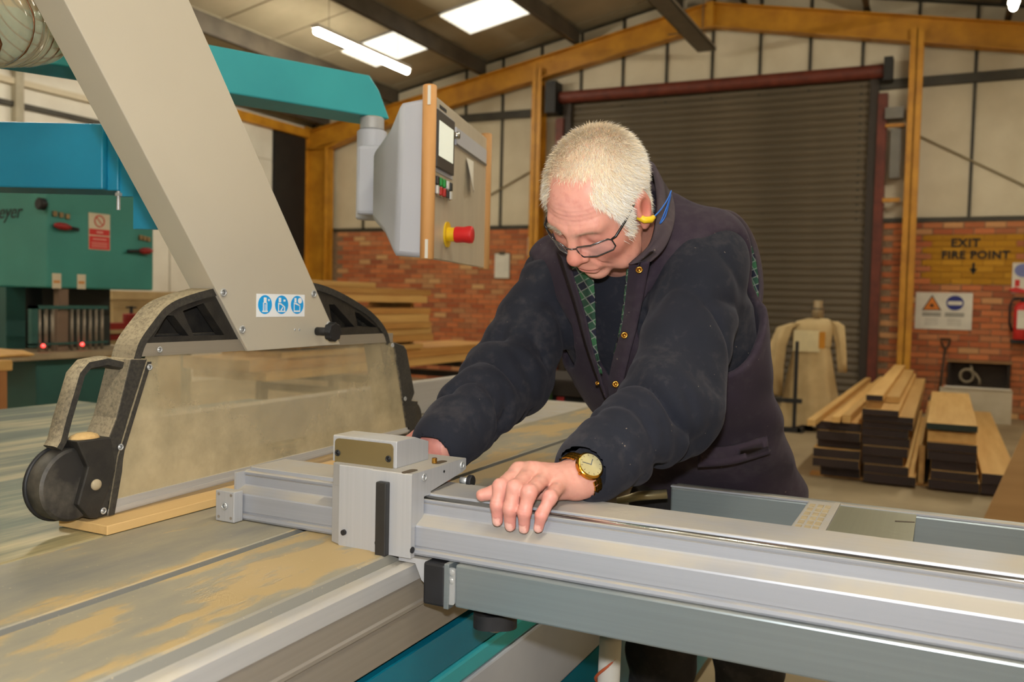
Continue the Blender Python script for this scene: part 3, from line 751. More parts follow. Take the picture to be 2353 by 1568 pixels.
obj('rim', G().ring((-1.238, .918, .978), (1, 0, 0), .057, .004, 40, 8), m_rub, rw, smooth=True)
obj('hub_screw', G().ball((GX1 + .009, .948, .974), (.005, .0095, .009), 16, 8), mat('dusty_cap', (176, 160, 130), .7, scale=20), rw, smooth=True)
# rear leg and roller
obj('rear_leg', G().prism([(1.788, 1.172), (1.832, 1.162), (1.845, 1.150), (1.885, 1.040), (1.872, 1.022), (1.902, 1.018), (1.894, .990), (1.884, .930), (1.858, .934)], 'x', GX0, GX1 + .003), m_dplas, sg, bevel=.002)
obj('roller', G().cyl((-1.246, 1.888, .972), (-1.204, 1.888, .972), .046, 32, ch=.003), m_plas, sg, auto=40)
obj('rear_strip', G().prism([(1.735, 1.172), (1.765, 1.172), (1.845, .950), (1.800, .950)], 'x', -1.250, -1.2025), mat('dusty_strip', (120, 108, 88), .8, rgb2=(92, 84, 70), scale=25), sg)
for y, z in ((1.074, 1.1825), (1.053, 1.154), (.9955, 1.027), (.963, .929), (1.775, 1.165), (1.835, 1.03)):
    obj('screw', screw(G(), (GX1 + .006, y, z), (1, 0, 0), .0055, .003), m_screw, sg, smooth=True)
# extraction arm: a flat slanting duct
z1 = 2.25
def la(z): return 1.284 - .727 * (z - 1.172)
def ra(z): return 1.5695 - .715 * (z - 1.174)
am = obj('extraction_arm', G().prism([(la(1.171), 1.171), (ra(1.174), 1.174), (ra(z1), z1), (la(z1), z1)], 'x', -1.256, -1.192), m_arm, sg, bevel=.0015, label='flat silver-grey extraction arm rising to the upper left')
for y, z in ((1.218, 1.282), (1.267, 1.213), (1.476, 1.284), (1.527, 1.218)): obj('screw', screw(G(), (-1.192, y, z), (1, 0, 0), .0078, .003), m_screw, am, smooth=True)
for y in (1.418, 1.432): obj('rivet', G().ball((-1.192, y, 1.2095), (.0012, .0028, .0028), 10, 6), m_screw, am, smooth=True)
sk = obj('sticker', G().box(-1.1922, -1.1915, 1.305, 1.447, 1.2365, 1.2815), mat('sticker_white', (236, 238, 240), .4, scale=4), am, label='white sticker with three blue round symbols')
m_sb = mat('sticker_blue', (24, 160, 232), .4, scale=4); m_sw = MATS['sticker_white']
FX = lambda y, z: frame((-1.1914, y, z), (0, 1, 0), (0, 0, 1), (1, 0, 0))
for i, yc in enumerate((1.3285, 1.3765, 1.4235)):
    zc = 1.2605
    d_ = G().add([(0, 0, 0)], []); d_.v = []; 
    d_.prism([(yc + .0195 * math.cos(t), zc + .0185 * math.sin(t)) for t in [2 * PI * j / 32 for j in range(32)]], 'x', -1.1915, -1.1912)
    o = obj('symbol', d_, m_sb, sk)
    f_ = G()
    a = -1.1912; b = -1.1910
    if i == 0:
        f_.box(a, b, yc - .004, yc + .004, zc + .003, zc + .014); f_.box(a, b, yc - .006, yc - .0035, zc - .012, zc + .004).box(a, b, yc + .0035, yc + .006, zc - .012, zc + .004).box(a, b, yc - .001, yc + .001, zc - .012, zc + .001)
        f_.box(a, b, yc - .008, yc + .008, zc - .0145, zc - .012).box(a, b, yc + .0085, yc + .0125, zc + .007, zc + .011)
    elif i == 1:
        f_.box(a, b, yc - .009, yc - .002, zc + .005, zc + .014); f_.prism([(yc - .010, zc + .004), (yc - .002, zc + .003), (yc + .010, zc - .004), (yc + .010, zc - .012), (yc + .007, zc - .012), (yc + .007, zc - .005), (yc - .002, zc), (yc - .008, zc + .001)], 'x', a, b)
        f_.box(a, b, yc - .0105, yc - .008, zc - .012, zc + .004).prism([(yc - .004, zc - .011), (yc + .003, zc - .004), (yc + .0045, zc - .0055), (yc - .001, zc - .012)], 'x', a, b).box(a, b, yc - .011, yc + .011, zc - .0145, zc - .012).box(a, b, yc + .005, yc + .011, zc + .0065, zc + .0105)
    else:
        f_.box(a, b, yc - .009, yc - .003, zc + .005, zc + .014); f_.box(a, b, yc - .0105, yc - .0085, zc - .012, zc + .005).box(a, b, yc + .007, yc + .009, zc - .012, zc).prism([(yc - .009, zc + .004), (yc - .003, zc + .004), (yc + .009, zc - .001), (yc + .009, zc - .003), (yc - .009, zc + .002)], 'x', a, b)
        f_.box(a, b, yc - .0105, yc + .009, zc - .0145, zc - .0115).prism([(yc + .008 + .006 * math.cos(t), zc + .0085 + .006 * math.sin(t)) for t in [2 * PI * j / 18 for j in range(18)]], 'x', a, b)
    obj('pictogram', f_, m_sw, o) if False else obj('pictogram', f_, m_sw, sk)
kb = G()
pts = []
for i in range(48):
    t = 2 * PI * i / 48; rr = .0195 * (1 + .055 * math.cos(8 * t)); pts.append((1.489 + rr * math.cos(t), 1.205 + rr * math.sin(t)))
kb.prism(pts, 'x', -1.160, -1.143)
kk = obj('knob', kb, m_rub, am, bevel=.002, label='black fluted clamping knob')
obj('knob_shaft', G().cyl((-1.192, 1.489, 1.205), (-1.160, 1.489, 1.205), .009, 16), m_rub, am, smooth=True)

# --- board lying under the guard
bd = obj('board', G().box(-1.262, -1.150, .935, 2.05, .9015, .9165, b=.0012), wood('mdf', (206, 172, 116), (186, 148, 92), axis=1), base=(-1.2, 1.4, .9015))
tag(bd, 'flat tan board lying on the saw table under the guard roller', 'board')

# --- flexible extraction hose
hc = [Vector(p) for p in ((-3.75, .10, .30), (-3.65, .12, .9), (-3.2, .25, 1.45), (-2.5, .55, 1.72), (-2.0, .86, 1.79), (-1.773, 1.10, 1.822), (-1.85, 1.237, 1.862), (-1.90, 1.345, 1.905), (-1.95, 1.42, 2.01), (-1.99, 1.48, 2.16), (-2.0, 1.5, 2.34))]
hc = [Vector((0, 0, 1.28)) + .82 * (p - Vector((0, 0, 1.28))) for p in hc]
def cr(P, n):
    Q = []
    for i in range(len(P) - 1):
        p0, p1, p2, p3 = P[max(i - 1, 0)], P[i], P[i + 1], P[min(i + 2, len(P) - 1)]
        for j in range(n):
            t = j / n; Q.append(.5 * (2 * p1 + (p2 - p0) * t + (2 * p0 - 5 * p1 + 4 * p2 - p3) * t * t + (3 * p1 - p0 - 3 * p2 + p3) * t ** 3))
    Q.append(P[-1].copy()); return Q
hose = thing('extraction_hose', (-1.55, 1.06, 1.75), 'clear yellowish extraction hose with copper wire coil at the top left', 'hose')
k_ = NT('clear_hose'); k_.rm(.12); k_.setc(k_.ramp(k_.noise(k_.coord((1, 1, 1)), 18, 4), [(.35, (210, 202, 168)), (.7, (194, 188, 156))])); k_.b.inputs['Alpha'].default_value = .55
_raw = cr(hc, 60); path = [_raw[0]]; _acc = 0.
for _a, _b in zip(_raw[:-1], _raw[1:]):          # even steps along the hose
    _d = (_b - _a).length; _t = .0045 - _acc
    while _t <= _d: path.append(_a.lerp(_b, _t / _d)); _t += .0045
    _acc = _d - (_t - .0045)
# arc-length frames
S = [0.]; 
for i in range(1, len(path)): S.append(S[-1] + (path[i] - path[i - 1]).length)
TW = .031; HR = .080
fr_n = []; prev = None
for i, p in enumerate(path):
    d = (path[min(i + 1, len(path) - 1)] - path[max(i - 1, 0)]).normalized()
    a = d.cross(Vector((0, 0, 1))).normalized() if prev is None else (prev - d * prev.dot(d)).normalized()
    prev = a; fr_n.append((p, a, d.cross(a), d))
NS = 30
P = []
for i, (p, a, c, d) in enumerate(fr_n):
    row = []
    for j in range(NS + 1):
        t = 2 * PI * j / NS; ph = (S[i] / TW - t / (2 * PI)) % 1.0
        r = HR + .007 * math.sin(PI * ph) - .003
        row.append(tuple(p + (a * math.cos(t) + c * math.sin(t)) * r))
    P.append(row)
obj('hose_wall', G().grid(P), k_.m, hose, smooth=True)
wire = []; tot = S[-1]; n = int(tot / TW * 36)
for q in range(n):
    s = tot * q / n; i = max(0, min(bisect.bisect_right(S, s) - 1, len(S) - 1)); p, a, c, d = fr_n[i]; p = p + d * (s - S[i]); t = 2 * PI * s / TW
    wire.append(p + (a * math.cos(t) + c * math.sin(t)) * (HR - .002))
obj('coil', G().tube(wire, .0017, 6), mat('copper', (134, 88, 54), .3, .7, scale=10), hose, smooth=True, label='copper wire coil')

# --- overhead booms
bb = thing('guard_boom', (-1.93, 1.41, 1.6), 'bright blue steel boom behind the slanting arm, with bracket and bolt', 'boom')
u = Vector((.897, .442, 0)).normalized(); v_ = Vector((-.442, .897, 0)).normalized()
M = frame((-1.82, 1.466, 1.5225), u, v_, (0, 0, 1))
obj('boom_box', G().box(-1.1, 0, 0, .13, 0, .156, M, b=.004).box(-.0, .028, .02, .12, -.0, .156, M, b=.003), m_blue, bb)
obj('boom_plate', G().box(.028, .10, .03, .045, -.012, .15, M).box(.06, .15, .03, .045, -.09, .1, M), m_blue, bb)
obj('bolt', G().cyl(M @ Vector((.024, .03, -.045)), M @ Vector((.024, .03, 0)), .0045, 12).cyl(M @ Vector((.024, .03, -.012)), M @ Vector((.024, .03, -.004)), .009, 6), m_screw, bb)
pb = thing('panel_boom', (-1.6, 1.9, 1.8), 'turquoise boom that carries the grey control panel', 'boom')
u = Vector((.449, .893, 0)).normalized(); v_ = Vector((.893, -.449, 0)).normalized()
M = frame((-1.440, 2.110, 1.787), u, v_, u.cross(v_))       # z axis points down here
M = frame((-1.440, 2.110, 1.787), u, -v_, (0, 0, 1))
obj('boom_box', G().prism([(-3.0, 0), (.0, 0), (-.035, .075), (-.065, .112), (-3.0, .112)], 'y', 0, .13, M), m_teal, pb, bevel=.004)
# --- control panel
A = Vector((-1.09, 1.765, 1.375)); Bv = Vector((-1.244, 2.337, 1.375))
ux = (Bv - A).normalized(); uz = Vector((ux.y, -ux.x, 0)).normalized()
W_ = (Bv - A).length; H_ = .393
M = frame(A, ux, (0, 0, 1), uz)
cpn = thing('control_panel', (-1.25, 2.05, 1.38), 'grey hanging control panel with touch screen, buttons and red emergency stop', 'control panel')
obj('face_plate', G().box(.008, W_ - .006, .0, H_ - .01, -.012, .0, M, b=.002), mat('panel_face', (200, 190, 170), .42, .2, rgb2=(192, 182, 162), scale=20, stretch=(1, 1, .2)), cpn)
m_beech = wood('beech', (206, 156, 98), (190, 136, 78), axis=2)
for x, r in ((0, .0165), (W_, .0165)):
    wbk = obj('wooden_bar', G().cyl(M @ Vector((x, -.004, -.004)), M @ Vector((x, H_ + .006, -.004)), r, 20, ch=.002), m_beech, cpn, auto=50, label='round beech edge bar')
    for y in (.02, H_ - .02):
        obj('bar_insert', G().box(x - .0175 if x == 0 else x + .010, x - .010 if x == 0 else x + .0175, y - .022, y + .022, -.004, .003, M), m_white, wbk)  # white stands in for the bright reflection of chrome inserts
m_hous = mat('panel_housing', (192, 194, 202), .5, rgb2=(184, 186, 194), scale=2)
hz = [[(.0, .0, -.01), (W_ - .01, .0, -.01), (W_ - .01, H_ - .02, -.01), (.0, H_ - .02, -.01)],
      [(.004, .004, -.085), (W_ - .02, .02, -.085), (W_ - .02, H_ - .04, -.085), (.004, H_ - .03, -.075)],
      [(.06, .06, -.13), (W_ - .06, .06, -.13), (W_ - .06, H_ - .09, -.13), (.06, H_ - .08, -.12)],
      [(.14, .10, -.19), (W_ - .14, .10, -.19), (W_ - .14, H_ - .13, -.19), (.14, H_ - .12, -.19)]]
hg = G(); n0 = 0
hg.add([p for r in hz for p in r], [(i * 4 + j, i * 4 + (j + 1) % 4, (i + 1) * 4 + (j + 1) % 4, (i + 1) * 4 + j) for i in range(3) for j in range(4)] + [(12, 13, 14, 15), (3, 2, 1, 0)], M)
obj('housing', hg, m_hous, cpn, bevel=.012, auto=40, label='moulded grey rear housing')
mc = Vector((-1.478, 2.078, 1.5))
obj('swivel_mount', G().cyl(mc, mc + Vector((0, 0, .25)), .042, 28, ch=.004), m_hous, cpn, auto=40)
obj('mount_link', G().box(.20, .40, .12, .30, -.26, -.18, M, b=.01), m_hous, cpn)
obj('swivel_collar', G().cyl(mc + Vector((0, 0, .25)), mc + Vector((0, 0, .288)), .034, 28, ch=.004), m_alu_cast, cpn, auto=40)
sc_ = obj('screen_bezel', G().prism([(.022, .215), (.178, .215), (.178, .350), (.022, .350)], 'z', 0, .010, M), mat('bezel', (66, 62, 58), .4, scale=10), cpn, bevel=.002)
obj('screen', G().box(.036, .162, .243, .326, .010, .011, M), emit('screen_glow', (206, 214, 186), .55), sc_, label='pale green touch screen')
obj('screen_plinth', G().prism([(.016, .207), (.19, .207), (.19, .356), (.016, .356)], 'z', 0, .003, M), m_hous, cpn)
obj('name_plate', G().box(.07, .13, .362, .370, 0, .001, M), m_rub, cpn)
obj('pen_slot', G().box(.215, W_ - .03, .30, .345, 0, .004, M), m_hous, cpn)
obj('pen_groove', G().box(.22, W_ - .03, .30, .304, .004, .0055, M), mat('slot_grey', (96, 90, 80), .5, scale=10), cpn)
obj('key_switch', G().cyl(M @ Vector((.208, .322, 0)), M @ Vector((.208, .322, .014)), .009, 16), m_chrome, cpn, smooth=True)
nt = tag(obj('paper_note', G().grid([[tuple(M @ Vector((.33 + .06 * a + .006 * b, .285 - .085 * b, .003 + .02 * b * (1 - a) + .004 * a))) for b in (0, .33, .66, 1)] for a in (0, .5, 1)]), mat('paper', (236, 232, 220), .7, scale=4), base=M @ Vector((.36, .24, .003))), 'white paper note curling off the control panel face', 'note')
so_ = nt.modifiers.new('thick', 'SOLIDIFY'); so_.thickness = .0006
btn = [((40, 40, 40), (228, 226, 220)), ((30, 150, 60), (190, 40, 34)), ((30, 150, 60), (190, 40, 34)), ((222, 220, 214), (40, 40, 38)), ((40, 40, 38), (210, 208, 200))]
for i, (c1, c2) in enumerate(btn):
    x = .030 + i * .030
    fb = obj('push_button', G().prism([(x - .011, .150), (x + .011, .150), (x + .011, .196), (x - .011, .196)], 'z', 0, .008, M), m_chrome, cpn, bevel=.003)
    obj('button_cap', G().box(x - .008, x + .008, .174, .194, .008, .013, M, b=.002), mat('cap_%d_%d_%d' % c1, c1, .4, scale=8), fb)
    obj('button_cap', G().box(x - .008, x + .008, .152, .172, .008, .013, M, b=.002), mat('cap_%d_%d_%d' % c2, c2, .4, scale=8), fb)
es = obj('emergency_stop', G().cyl(M @ Vector((.155, .066, 0)), M @ Vector((.155, .066, .004)), .032, 28).cyl(M @ Vector((.155, .066, .004)), M @ Vector((.155, .066, .024)), .018, 24), mat('estop_yellow', (238, 196, 24), .4, scale=6), cpn, auto=40, label='yellow collar with red emergency stop mushroom')
obj('mushroom', G().tube([M @ Vector((.155, .066, z)) for z in (.022, .026, .045, .058, .066, .068)], [.019, .0205, .0195, .022, .021, .017], 26), mat('estop_red', (222, 36, 38), .4, scale=6), es, auto=50)
# ================================================================== things around the workshop
m_gm = mat('machine_green', (58, 138, 128), .5, rgb2=(50, 126, 118), scale=2)
m_gmd = mat('machine_green_dark', (38, 88, 82), .5, rgb2=(32, 78, 74), scale=3)
m_dark = mat('machine_dark', (26, 34, 32), .6, scale=6)
m_rod = mat('roller_steel', (150, 138, 122), .4, .4, scale=20)
m_redp = mat('red_plastic', (150, 30, 28), .45, scale=8)
m_cream = mat('cream_label', (214, 200, 172), .6, scale=8)
gx = -4.57
gm = thing('green_machine', (-5.1, 3.7, 0), 'large green woodworking machine with a red and white notice, behind the saw table', 'machine')
obj('head', G().box(-6.1, gx, 3.32, 4.06, 1.29, 1.98, b=.01), m_gm, gm)
obj('column', G().box(-5.9, gx - .3, 3.5, 3.98, .9, 1.29), m_dark, gm)
obj('side_column', G().box(gx - .5, gx - .34, 3.30, 3.42, .92, 1.29), m_gmd, gm); obj('side_column', G().box(-5.9, -5.35, 3.30, 3.5, .92, 1.29), m_gmd, gm)
obj('post', G().box(gx - .06, gx - .02, 3.40, 3.465, .92, 1.29), mat('brown_post', (120, 96, 78), .6, scale=6), gm)
cg = obj('roller_frame', G().box(gx - .03, gx + .0, 3.22, 3.26, .955, 1.19).box(gx - .03, gx, 3.22, 3.72, 1.17, 1.19).box(gx - .03, gx, 3.22, 3.72, .965, .975), m_gmd, gm)
for i in range(11):
    y = 3.275 + i * .041
    if 3.39 < y < 3.47: continue
    obj('roller_rod', G().cyl((gx - .012, y, .93), (gx - .012, y, 1.17), .010, 8), m_rod, cg, smooth=True)
obj('bed', G().box(-5.9, gx + .06, 3.05, 4.1, .885, .925, b=.006), mat('bed_dusty', (166, 146, 116), .7, rgb2=(146, 128, 100), scale=8), gm)
obj('lower_body', G().box(-5.8, gx + .0, 3.25, 4.05, 0, .885, b=.01), m_gmd, gm)
obj('front_bar', G().cyl((gx - .5, 3.02, .90), (gx + .1, 3.02, .875), .022, 12), m_rod, gm, smooth=True)
for y in (3.287, 3.538): obj('signal_lamp', G().ball((gx + .004, y, .962), .011, 12, 8), emit('red_led', (255, 40, 40), 4.0), gm, smooth=True)
ebx = obj('stop_box', G().box(gx, gx + .05, 3.65, 3.76, .835, .90, b=.004), mat('box_yellow', (226, 170, 34), .5, scale=8), gm)
obj('stop_button', G().cyl((gx + .03, 3.65, .855), (gx + .03, 3.615, .855), .024, 16), m_redp, ebx, smooth=True)
for (ya, yb, z, s) in ((3.345, 3.50, 1.641, 1), (4.03, 3.845, 1.537, -1)):
    hd = obj('clamp_handle', G().tube([(gx + .02, ya, z + .006), (gx + .025, ya + s * .03, z + .003), (gx + .025, ya + s * .07, z), (gx + .025, ya + s * .10, z - .002)], [.010, .021, .021, .012], 12), m_redp, gm, smooth=True)
    obj('lever', G().tube([(gx + .022, ya + s * .09, z - .002), (gx + .02, yb, z - .008)], .010, 8), m_rub, hd)
for (y, z) in ((3.36, 1.712), (3.40, 1.708), (3.44, 1.704), (3.955, 1.622), (3.985, 1.618), (4.015, 1.614)):
    obj('plate_stud', G().box(gx - .002, gx + .012, y - .013, y + .013, z - .015, z + .015, b=.003), mat('stud_brass', (150, 126, 90), .4, .5, scale=12), gm)
obj('knob', G().cyl((gx - .03, 3.32, 1.762), (gx - .03, 3.28, 1.762), .034, 16, ch=.006), m_rub, gm, auto=40)
sn = obj('notice', G().box(gx, gx + .003, 3.582, 3.73, 1.525, 1.742), m_cream, gm, label='red and white prohibition notice')
m_rs = mat('sign_red', (206, 44, 40), .5, rgb2=(196, 40, 36), scale=4)
obj('notice_block', G().box(gx + .003, gx + .0035, 3.585, 3.727, 1.612, 1.648).box(gx + .003, gx + .0035, 3.585, 3.727, 1.528, 1.606), m_rs, sn)
obj('prohibition_ring', G().ring((gx + .0035, 3.656, 1.696), (1, 0, 0), .033, .0035, 24, 6).tube([(gx + .0035, 3.633, 1.72), (gx + .0035, 3.679, 1.672)], .003, 6), m_rs, sn)
m_pink = mat('sign_pink', (226, 150, 138), .6, scale=6)
tx = G()
for i in range(3): tx.box(gx + .0035, gx + .004, 3.60, 3.712, 1.540 + i * .012, 1.545 + i * .012)
tx.box(gx + .0035, gx + .004, 3.635, 3.68, 1.624, 1.636).box(gx + .0035, gx + .004, 3.61, 3.705, 1.584, 1.592)
obj('notice_lines', tx, m_pink, sn)
for y0 in (3.345, 3.506):
    lb = obj('small_label', G().box(gx, gx + .002, y0, y0 + .057, 1.288, 1.374), m_cream, gm)
    obj('label_mark', G().box(gx + .002, gx + .0025, y0 + .008, y0 + .049, 1.318, 1.334), mat('label_orange', (204, 140, 76), .6, scale=6), lb)
obj('maker_lettering', text_geo('eyer', .115, frame((-4.905, 3.318, 1.725), (1, 0, 0), (0, 0, 1), (0, -1, 0)), .001, .35), m_rub, gm, label='black italic lettering ending in eyer')

# cardboard stack and red clamps beyond the machine
cb = thing('cardboard_box', (-7.2, 6.1, 0), 'tan cardboard box standing beyond the green machine', 'box')
m_card = mat('cardboard', (190, 164, 118), .8, rgb2=(176, 150, 106), scale=5)
obj('carton', G().box(-7.6, -7.0, 5.75, 6.7, 0, 1.20, b=.005), m_card, cb); obj('lid', G().box(-7.62, -6.98, 5.73, 6.72, 1.20, 1.285, b=.004), m_card, cb)
for i in range(3):
    ph = ('bottom', 'middle', 'top')[i]
    o = tag(obj('clamp_bar', G().box(-6.05, -5.98, 4.86, 5.5, .80 + i * .085, .855 + i * .085, b=.004), m_redp, base=(-6.0, 5.1, .80 + i * .085)), 'dark red clamp bar, %s of the three stacked beside the cardboard box' % ph, 'clamp', 'red clamp bars on their bench')
    sp = tag(obj('spacer_board', G().box(-6.08, -5.95, 4.84, 5.5, .855 + i * .085, .885 + i * .085), m_card, base=(-6.0, 5.1, .855 + i * .085)), 'thin tan spacer lying on the %s red clamp bar' % ph, 'board', 'spacers between the red clamp bars') if i < 2 else None
cs = thing('screw_clamp', (-6.0, 5.2, 1.025), 'dark red screw clamp standing on the top clamp bar', 'clamp')
obj('jaw', G().box(-6.04, -5.99, 5.05, 5.35, 1.025, 1.10, b=.01), m_redp, cs); obj('screw_spindle', G().cyl((-6.015, 5.12, 1.10), (-6.015, 5.12, 1.16), .014, 10), m_rub, cs); obj('tommy_bar', G().cyl((-6.015, 5.07, 1.15), (-6.015, 5.17, 1.15), .007, 8), m_rub, cs)
tb = thing('clamp_bench', (-6.0, 5.2, 0), 'low dark bench carrying the red clamp bars', 'bench')
obj('bench_top', G().box(-6.3, -5.8, 4.8, 5.6, .76, .80), m_gmd, tb)
for x in (-6.25, -5.85):
    for y in (4.85, 5.55): obj('leg', G().box(x - .03, x + .03, y - .03, y + .03, 0, .76), m_gmd, tb)

# trestle and planks at the left edge
wt = wood('plank_wood', (214, 168, 96), (186, 134, 70), axis=0); wo = wood('post_wood', (180, 120, 66), (150, 94, 50), axis=2)
tr = thing('trestle', (-3.95, 2.5, 0), 'brown wooden trestle at the left edge behind the saw table', 'trestle')
obj('top_rail', G().box(-4.25, -3.82, 2.45, 2.60, .905, .955, b=.006), wt, tr)
for x in (-4.15, -3.86): obj('leg', G().box(x - .045, x + .045, 2.48, 2.57, 0, .905, b=.004), wo, tr)
o = tag(obj('plank', G().prism([(-4.5, .962), (-3.92, .962), (-3.87, .972), (-3.87, .980), (-3.95, .992), (-4.5, .998)], 'y', 2.46, 2.74), wt, base=(-4.1, 2.6, .956)), 'yellow plank lying on the brown trestle at the left edge', 'plank')
o.location.z -= .005

# timber rack behind the guard
wr = wood('rack_wood', (214, 164, 92), (176, 120, 58), axis=1); wr2 = wood('rack_wood_pale', (226, 184, 112), (196, 146, 80), axis=1)
rk = thing('timber_rack', (-4.7, 6.8, 0), 'dark steel rack of timber boards by the brick wall', 'rack')
for y in (5.9, 6.9, 8.0):
    obj('upright', G().box(-5.35, -5.28, y - .04, y + .04, 0, 1.25), m_black, rk)
    obj('shelf_arm', G().box(-5.35, -4.52, y - .03, y + .03, .46, .52).box(-5.35, -4.52, y - .03, y + .03, .575, .635), m_black, rk)
zz = .797; nm = ['lowest', 'second', 'third', 'fourth', 'fifth', 'sixth', 'seventh', 'topmost']
levels = [(.797, .842, 5.2, 7.22), (.868, .930, 5.3, 7.42), (.932, .990, 5.2, 7.40), (.992, .1 + .95, 5.3, 7.36), (1.052, 1.125, 5.2, 7.34), (1.128, 1.185, 5.25, 7.38), (1.235, 1.30, 5.2, 7.28), (1.305, 1.362, 5.3, 7.36)]
for i, (a, b, y0, y1) in enumerate(levels):
    tag(obj('timber_board', G().box(-5.1, -4.5 - .01 * (i % 3), y0, y1, a + .001, b, b=.003), wr if i % 2 else wr2, base=(-4.8, 6.3, a)), 'brown board, %s in the short stack behind the guard' % nm[i], 'board', 'boards in the rack behind the guard')
tag(obj('timber_board', G().box(-4.95, -4.52, 5.1, 6.45, 1.364, 1.405, b=.003), wr2, base=(-4.8, 5.8, 1.364)), 'pale short board lying on top of the stack behind the guard', 'board', 'boards in the rack behind the guard')
for y in (5.5, 7.15):
    for j, z in enumerate((.842, 1.186)): tag(obj('sticker_batten', G().box(-5.1, -4.6, y, y + .05, z + .001, z + (.026 if j == 0 else .049)), wr, base=(-4.8, y, z)), '%s spacing batten at the %s end of the short stack behind the guard' % (('lower', 'upper')[j], 'near' if y < 6 else 'far'), 'batten', 'spacing battens of the rack')
low = [(.637, .705, 5.0, 9.0, -4.50, 'lower long pale board between the guard and the man\'s arm'), (.707, .828, 4.9, 8.9, -4.53, 'thick long board on the rack, upper one beside the man\'s right arm')]
for a, b, y0, y1, x1, lab in low:
    tag(obj('timber_board', G().box(-5.2, x1 + (.03 if a < .7 else 0), y0, y1, a + .001, b - .03 if a > .7 else b, b=.004), wr2 if a < .7 else wr, base=(-4.8, 7, a)), lab, 'board', 'boards in the rack behind the guard')
# bearers for the short stack
tag(obj('bearer', G().box(-5.05, -4.55, 5.45, 7.1, .800 - .002, .7985), wr, base=(-4.8, 6.2, .798)), 'thin bearer under the short stack behind the guard', 'batten') if False else None

# crate on the floor behind the man
cr_ = thing('tool_crate', (-1.55, 3.9, 0), 'dark green and red crate in the shade behind the man\'s right arm', 'crate')
obj('crate_body', G().box(-1.85, -1.20, 3.75, 4.2, 0, .84, b=.01), mat('crate_dark', (20, 17, 14), .8, scale=6), cr_)
obj('crate_band', G().box(-1.60, -1.565, 3.74, 3.75, .5, .9), m_redp, cr_); obj('crate_lid', G().box(-1.87, -1.18, 3.73, 4.22, .84, .92, b=.01), mat('crate_brown', (34, 24, 18), .8, scale=6), cr_); obj('crate_side', G().box(-1.90, -1.62, 3.70, 3.74, .45, .905), mat('crate_green', (44, 74, 38), .7, scale=6), cr_)

# clipboards on the brick wall
m_pap = mat('paper_white', (226, 222, 210), .7, scale=5)
for x0, x1, z0, z1, lab in ((-6.21, -5.96, 1.615, 1.985, 'clipboard with white paper hanging on the brick wall right of the control panel'), (-5.66, -5.42, 1.95, 2.23, 'white paper clipboard on the wall, half hidden behind the man\'s head')):
    c = thing('clipboard', ((x0 + x1) / 2, YB - .02, z0), lab, 'clipboard')
    obj('board', G().box(x0 - .004, x1 + .004, YB - .020, YB - .012, z0 - .01, z1 + .02), mat('clip_board', (120, 92, 60), .7, scale=8), c)
    obj('sheet', G().box(x0, x1, YB - .024, YB - .020, z0, z1), m_pap, c)
    xm = (x0 + x1) / 2; obj('clip', G().box(xm - .05, xm + .05, YB - .034, YB - .022, z1 - .02, z1 + .03, b=.004), m_steel, c)

# safety signs, extinguisher, shovel, niche and board in the right corner
sg2 = thing('safety_sign', (-.02, YB - .02, 1.04), 'white safety sign with an orange triangle and a blue goggles disc', 'sign')
obj('plate', G().box(-.338, .288, YB - .018, YB - .008, 1.045, 1.495), m_pap, sg2)
m_or = mat('sign_orange', (226, 130, 34), .5, scale=4); m_nv = mat('sign_navy', (30, 44, 130), .5, scale=4); m_gt = mat('sign_grey', (120, 118, 112), .6, scale=9)
obj('triangle_border', G().prism([(-.265, 1.275), (-.045, 1.275), (-.155, 1.465)], 'y', YB - .0195, YB - .018), m_blk, sg2)
obj('triangle', G().prism([(-.245, 1.286), (-.065, 1.286), (-.155, 1.442)], 'y', YB - .0205, YB - .0195), m_or, sg2)
gsy = G().prism([(-.155 + .022 * (1.5 if i % 2 else .7) * math.cos(PI * i / 6), 1.335 + .022 * (1.5 if i % 2 else .7) * math.sin(PI * i / 6)) for i in range(12)], 'y', YB - .0212, YB - .0205)
obj('triangle_symbol', gsy, m_blk, sg2)
obj('disc', G().prism([(.098 + .097 * math.cos(2 * PI * i / 36), 1.370 + .09 * math.sin(2 * PI * i / 36)) for i in range(36)], 'y', YB - .0195, YB - .018), m_nv, sg2)
obj('goggles_mark', G().prism(rrect(.018, .178, 1.345, 1.392, .018), 'y', YB - .0205, YB - .0195), m_pap, sg2)
tx = G()
for xc in (-.155, .098):
    for i in range(2): tx.box(xc - .105, xc + .105, YB - .0192, YB - .018, 1.205 + i * .026, 1.222 + i * .026)
obj('heading_lines', tx, m_gt, sg2)
tx = G()
for xc in (-.155, .098):
    for i in range(3): obj('small_line', G().box(xc - .075, xc + .075, YB - .019, YB - .018, 1.10 + i * .03, 1.112 + i * .03), mat('sign_palegrey', (186, 182, 172), .6, scale=9), sg2)
es2 = thing('extinguisher_sign', (.86, YB - .02, 1.50), 'small white sign with a blue disc above the fire extinguisher', 'sign')
obj('plate', G().box(.690, 1.02, YB - .016, YB - .008, 1.50, 1.86), m_pap, es2)
obj('disc', G().prism([(.80 + .09 * math.cos(2 * PI * i / 30), 1.77 + .08 * math.sin(2 * PI * i / 30)) for i in range(30)], 'y', YB - .018, YB - .016), mat('disc_blue', (120, 128, 186), .5, scale=4), es2)
obj('red_mark', G().box(.72, .77, YB - .018, YB - .016, 1.58, 1.66).prism([(.66, 1.545), (.73, 1.575), (.84, 1.54), (.84, 1.50), (.70, 1.51)], 'y', YB - .03, YB - .018), m_rs, es2)
fe = thing('fire_extinguisher', (.80, YB - .12, .9), 'red fire extinguisher with a pale label at the right edge', 'fire extinguisher')
fx = .80; fy = YB - .11
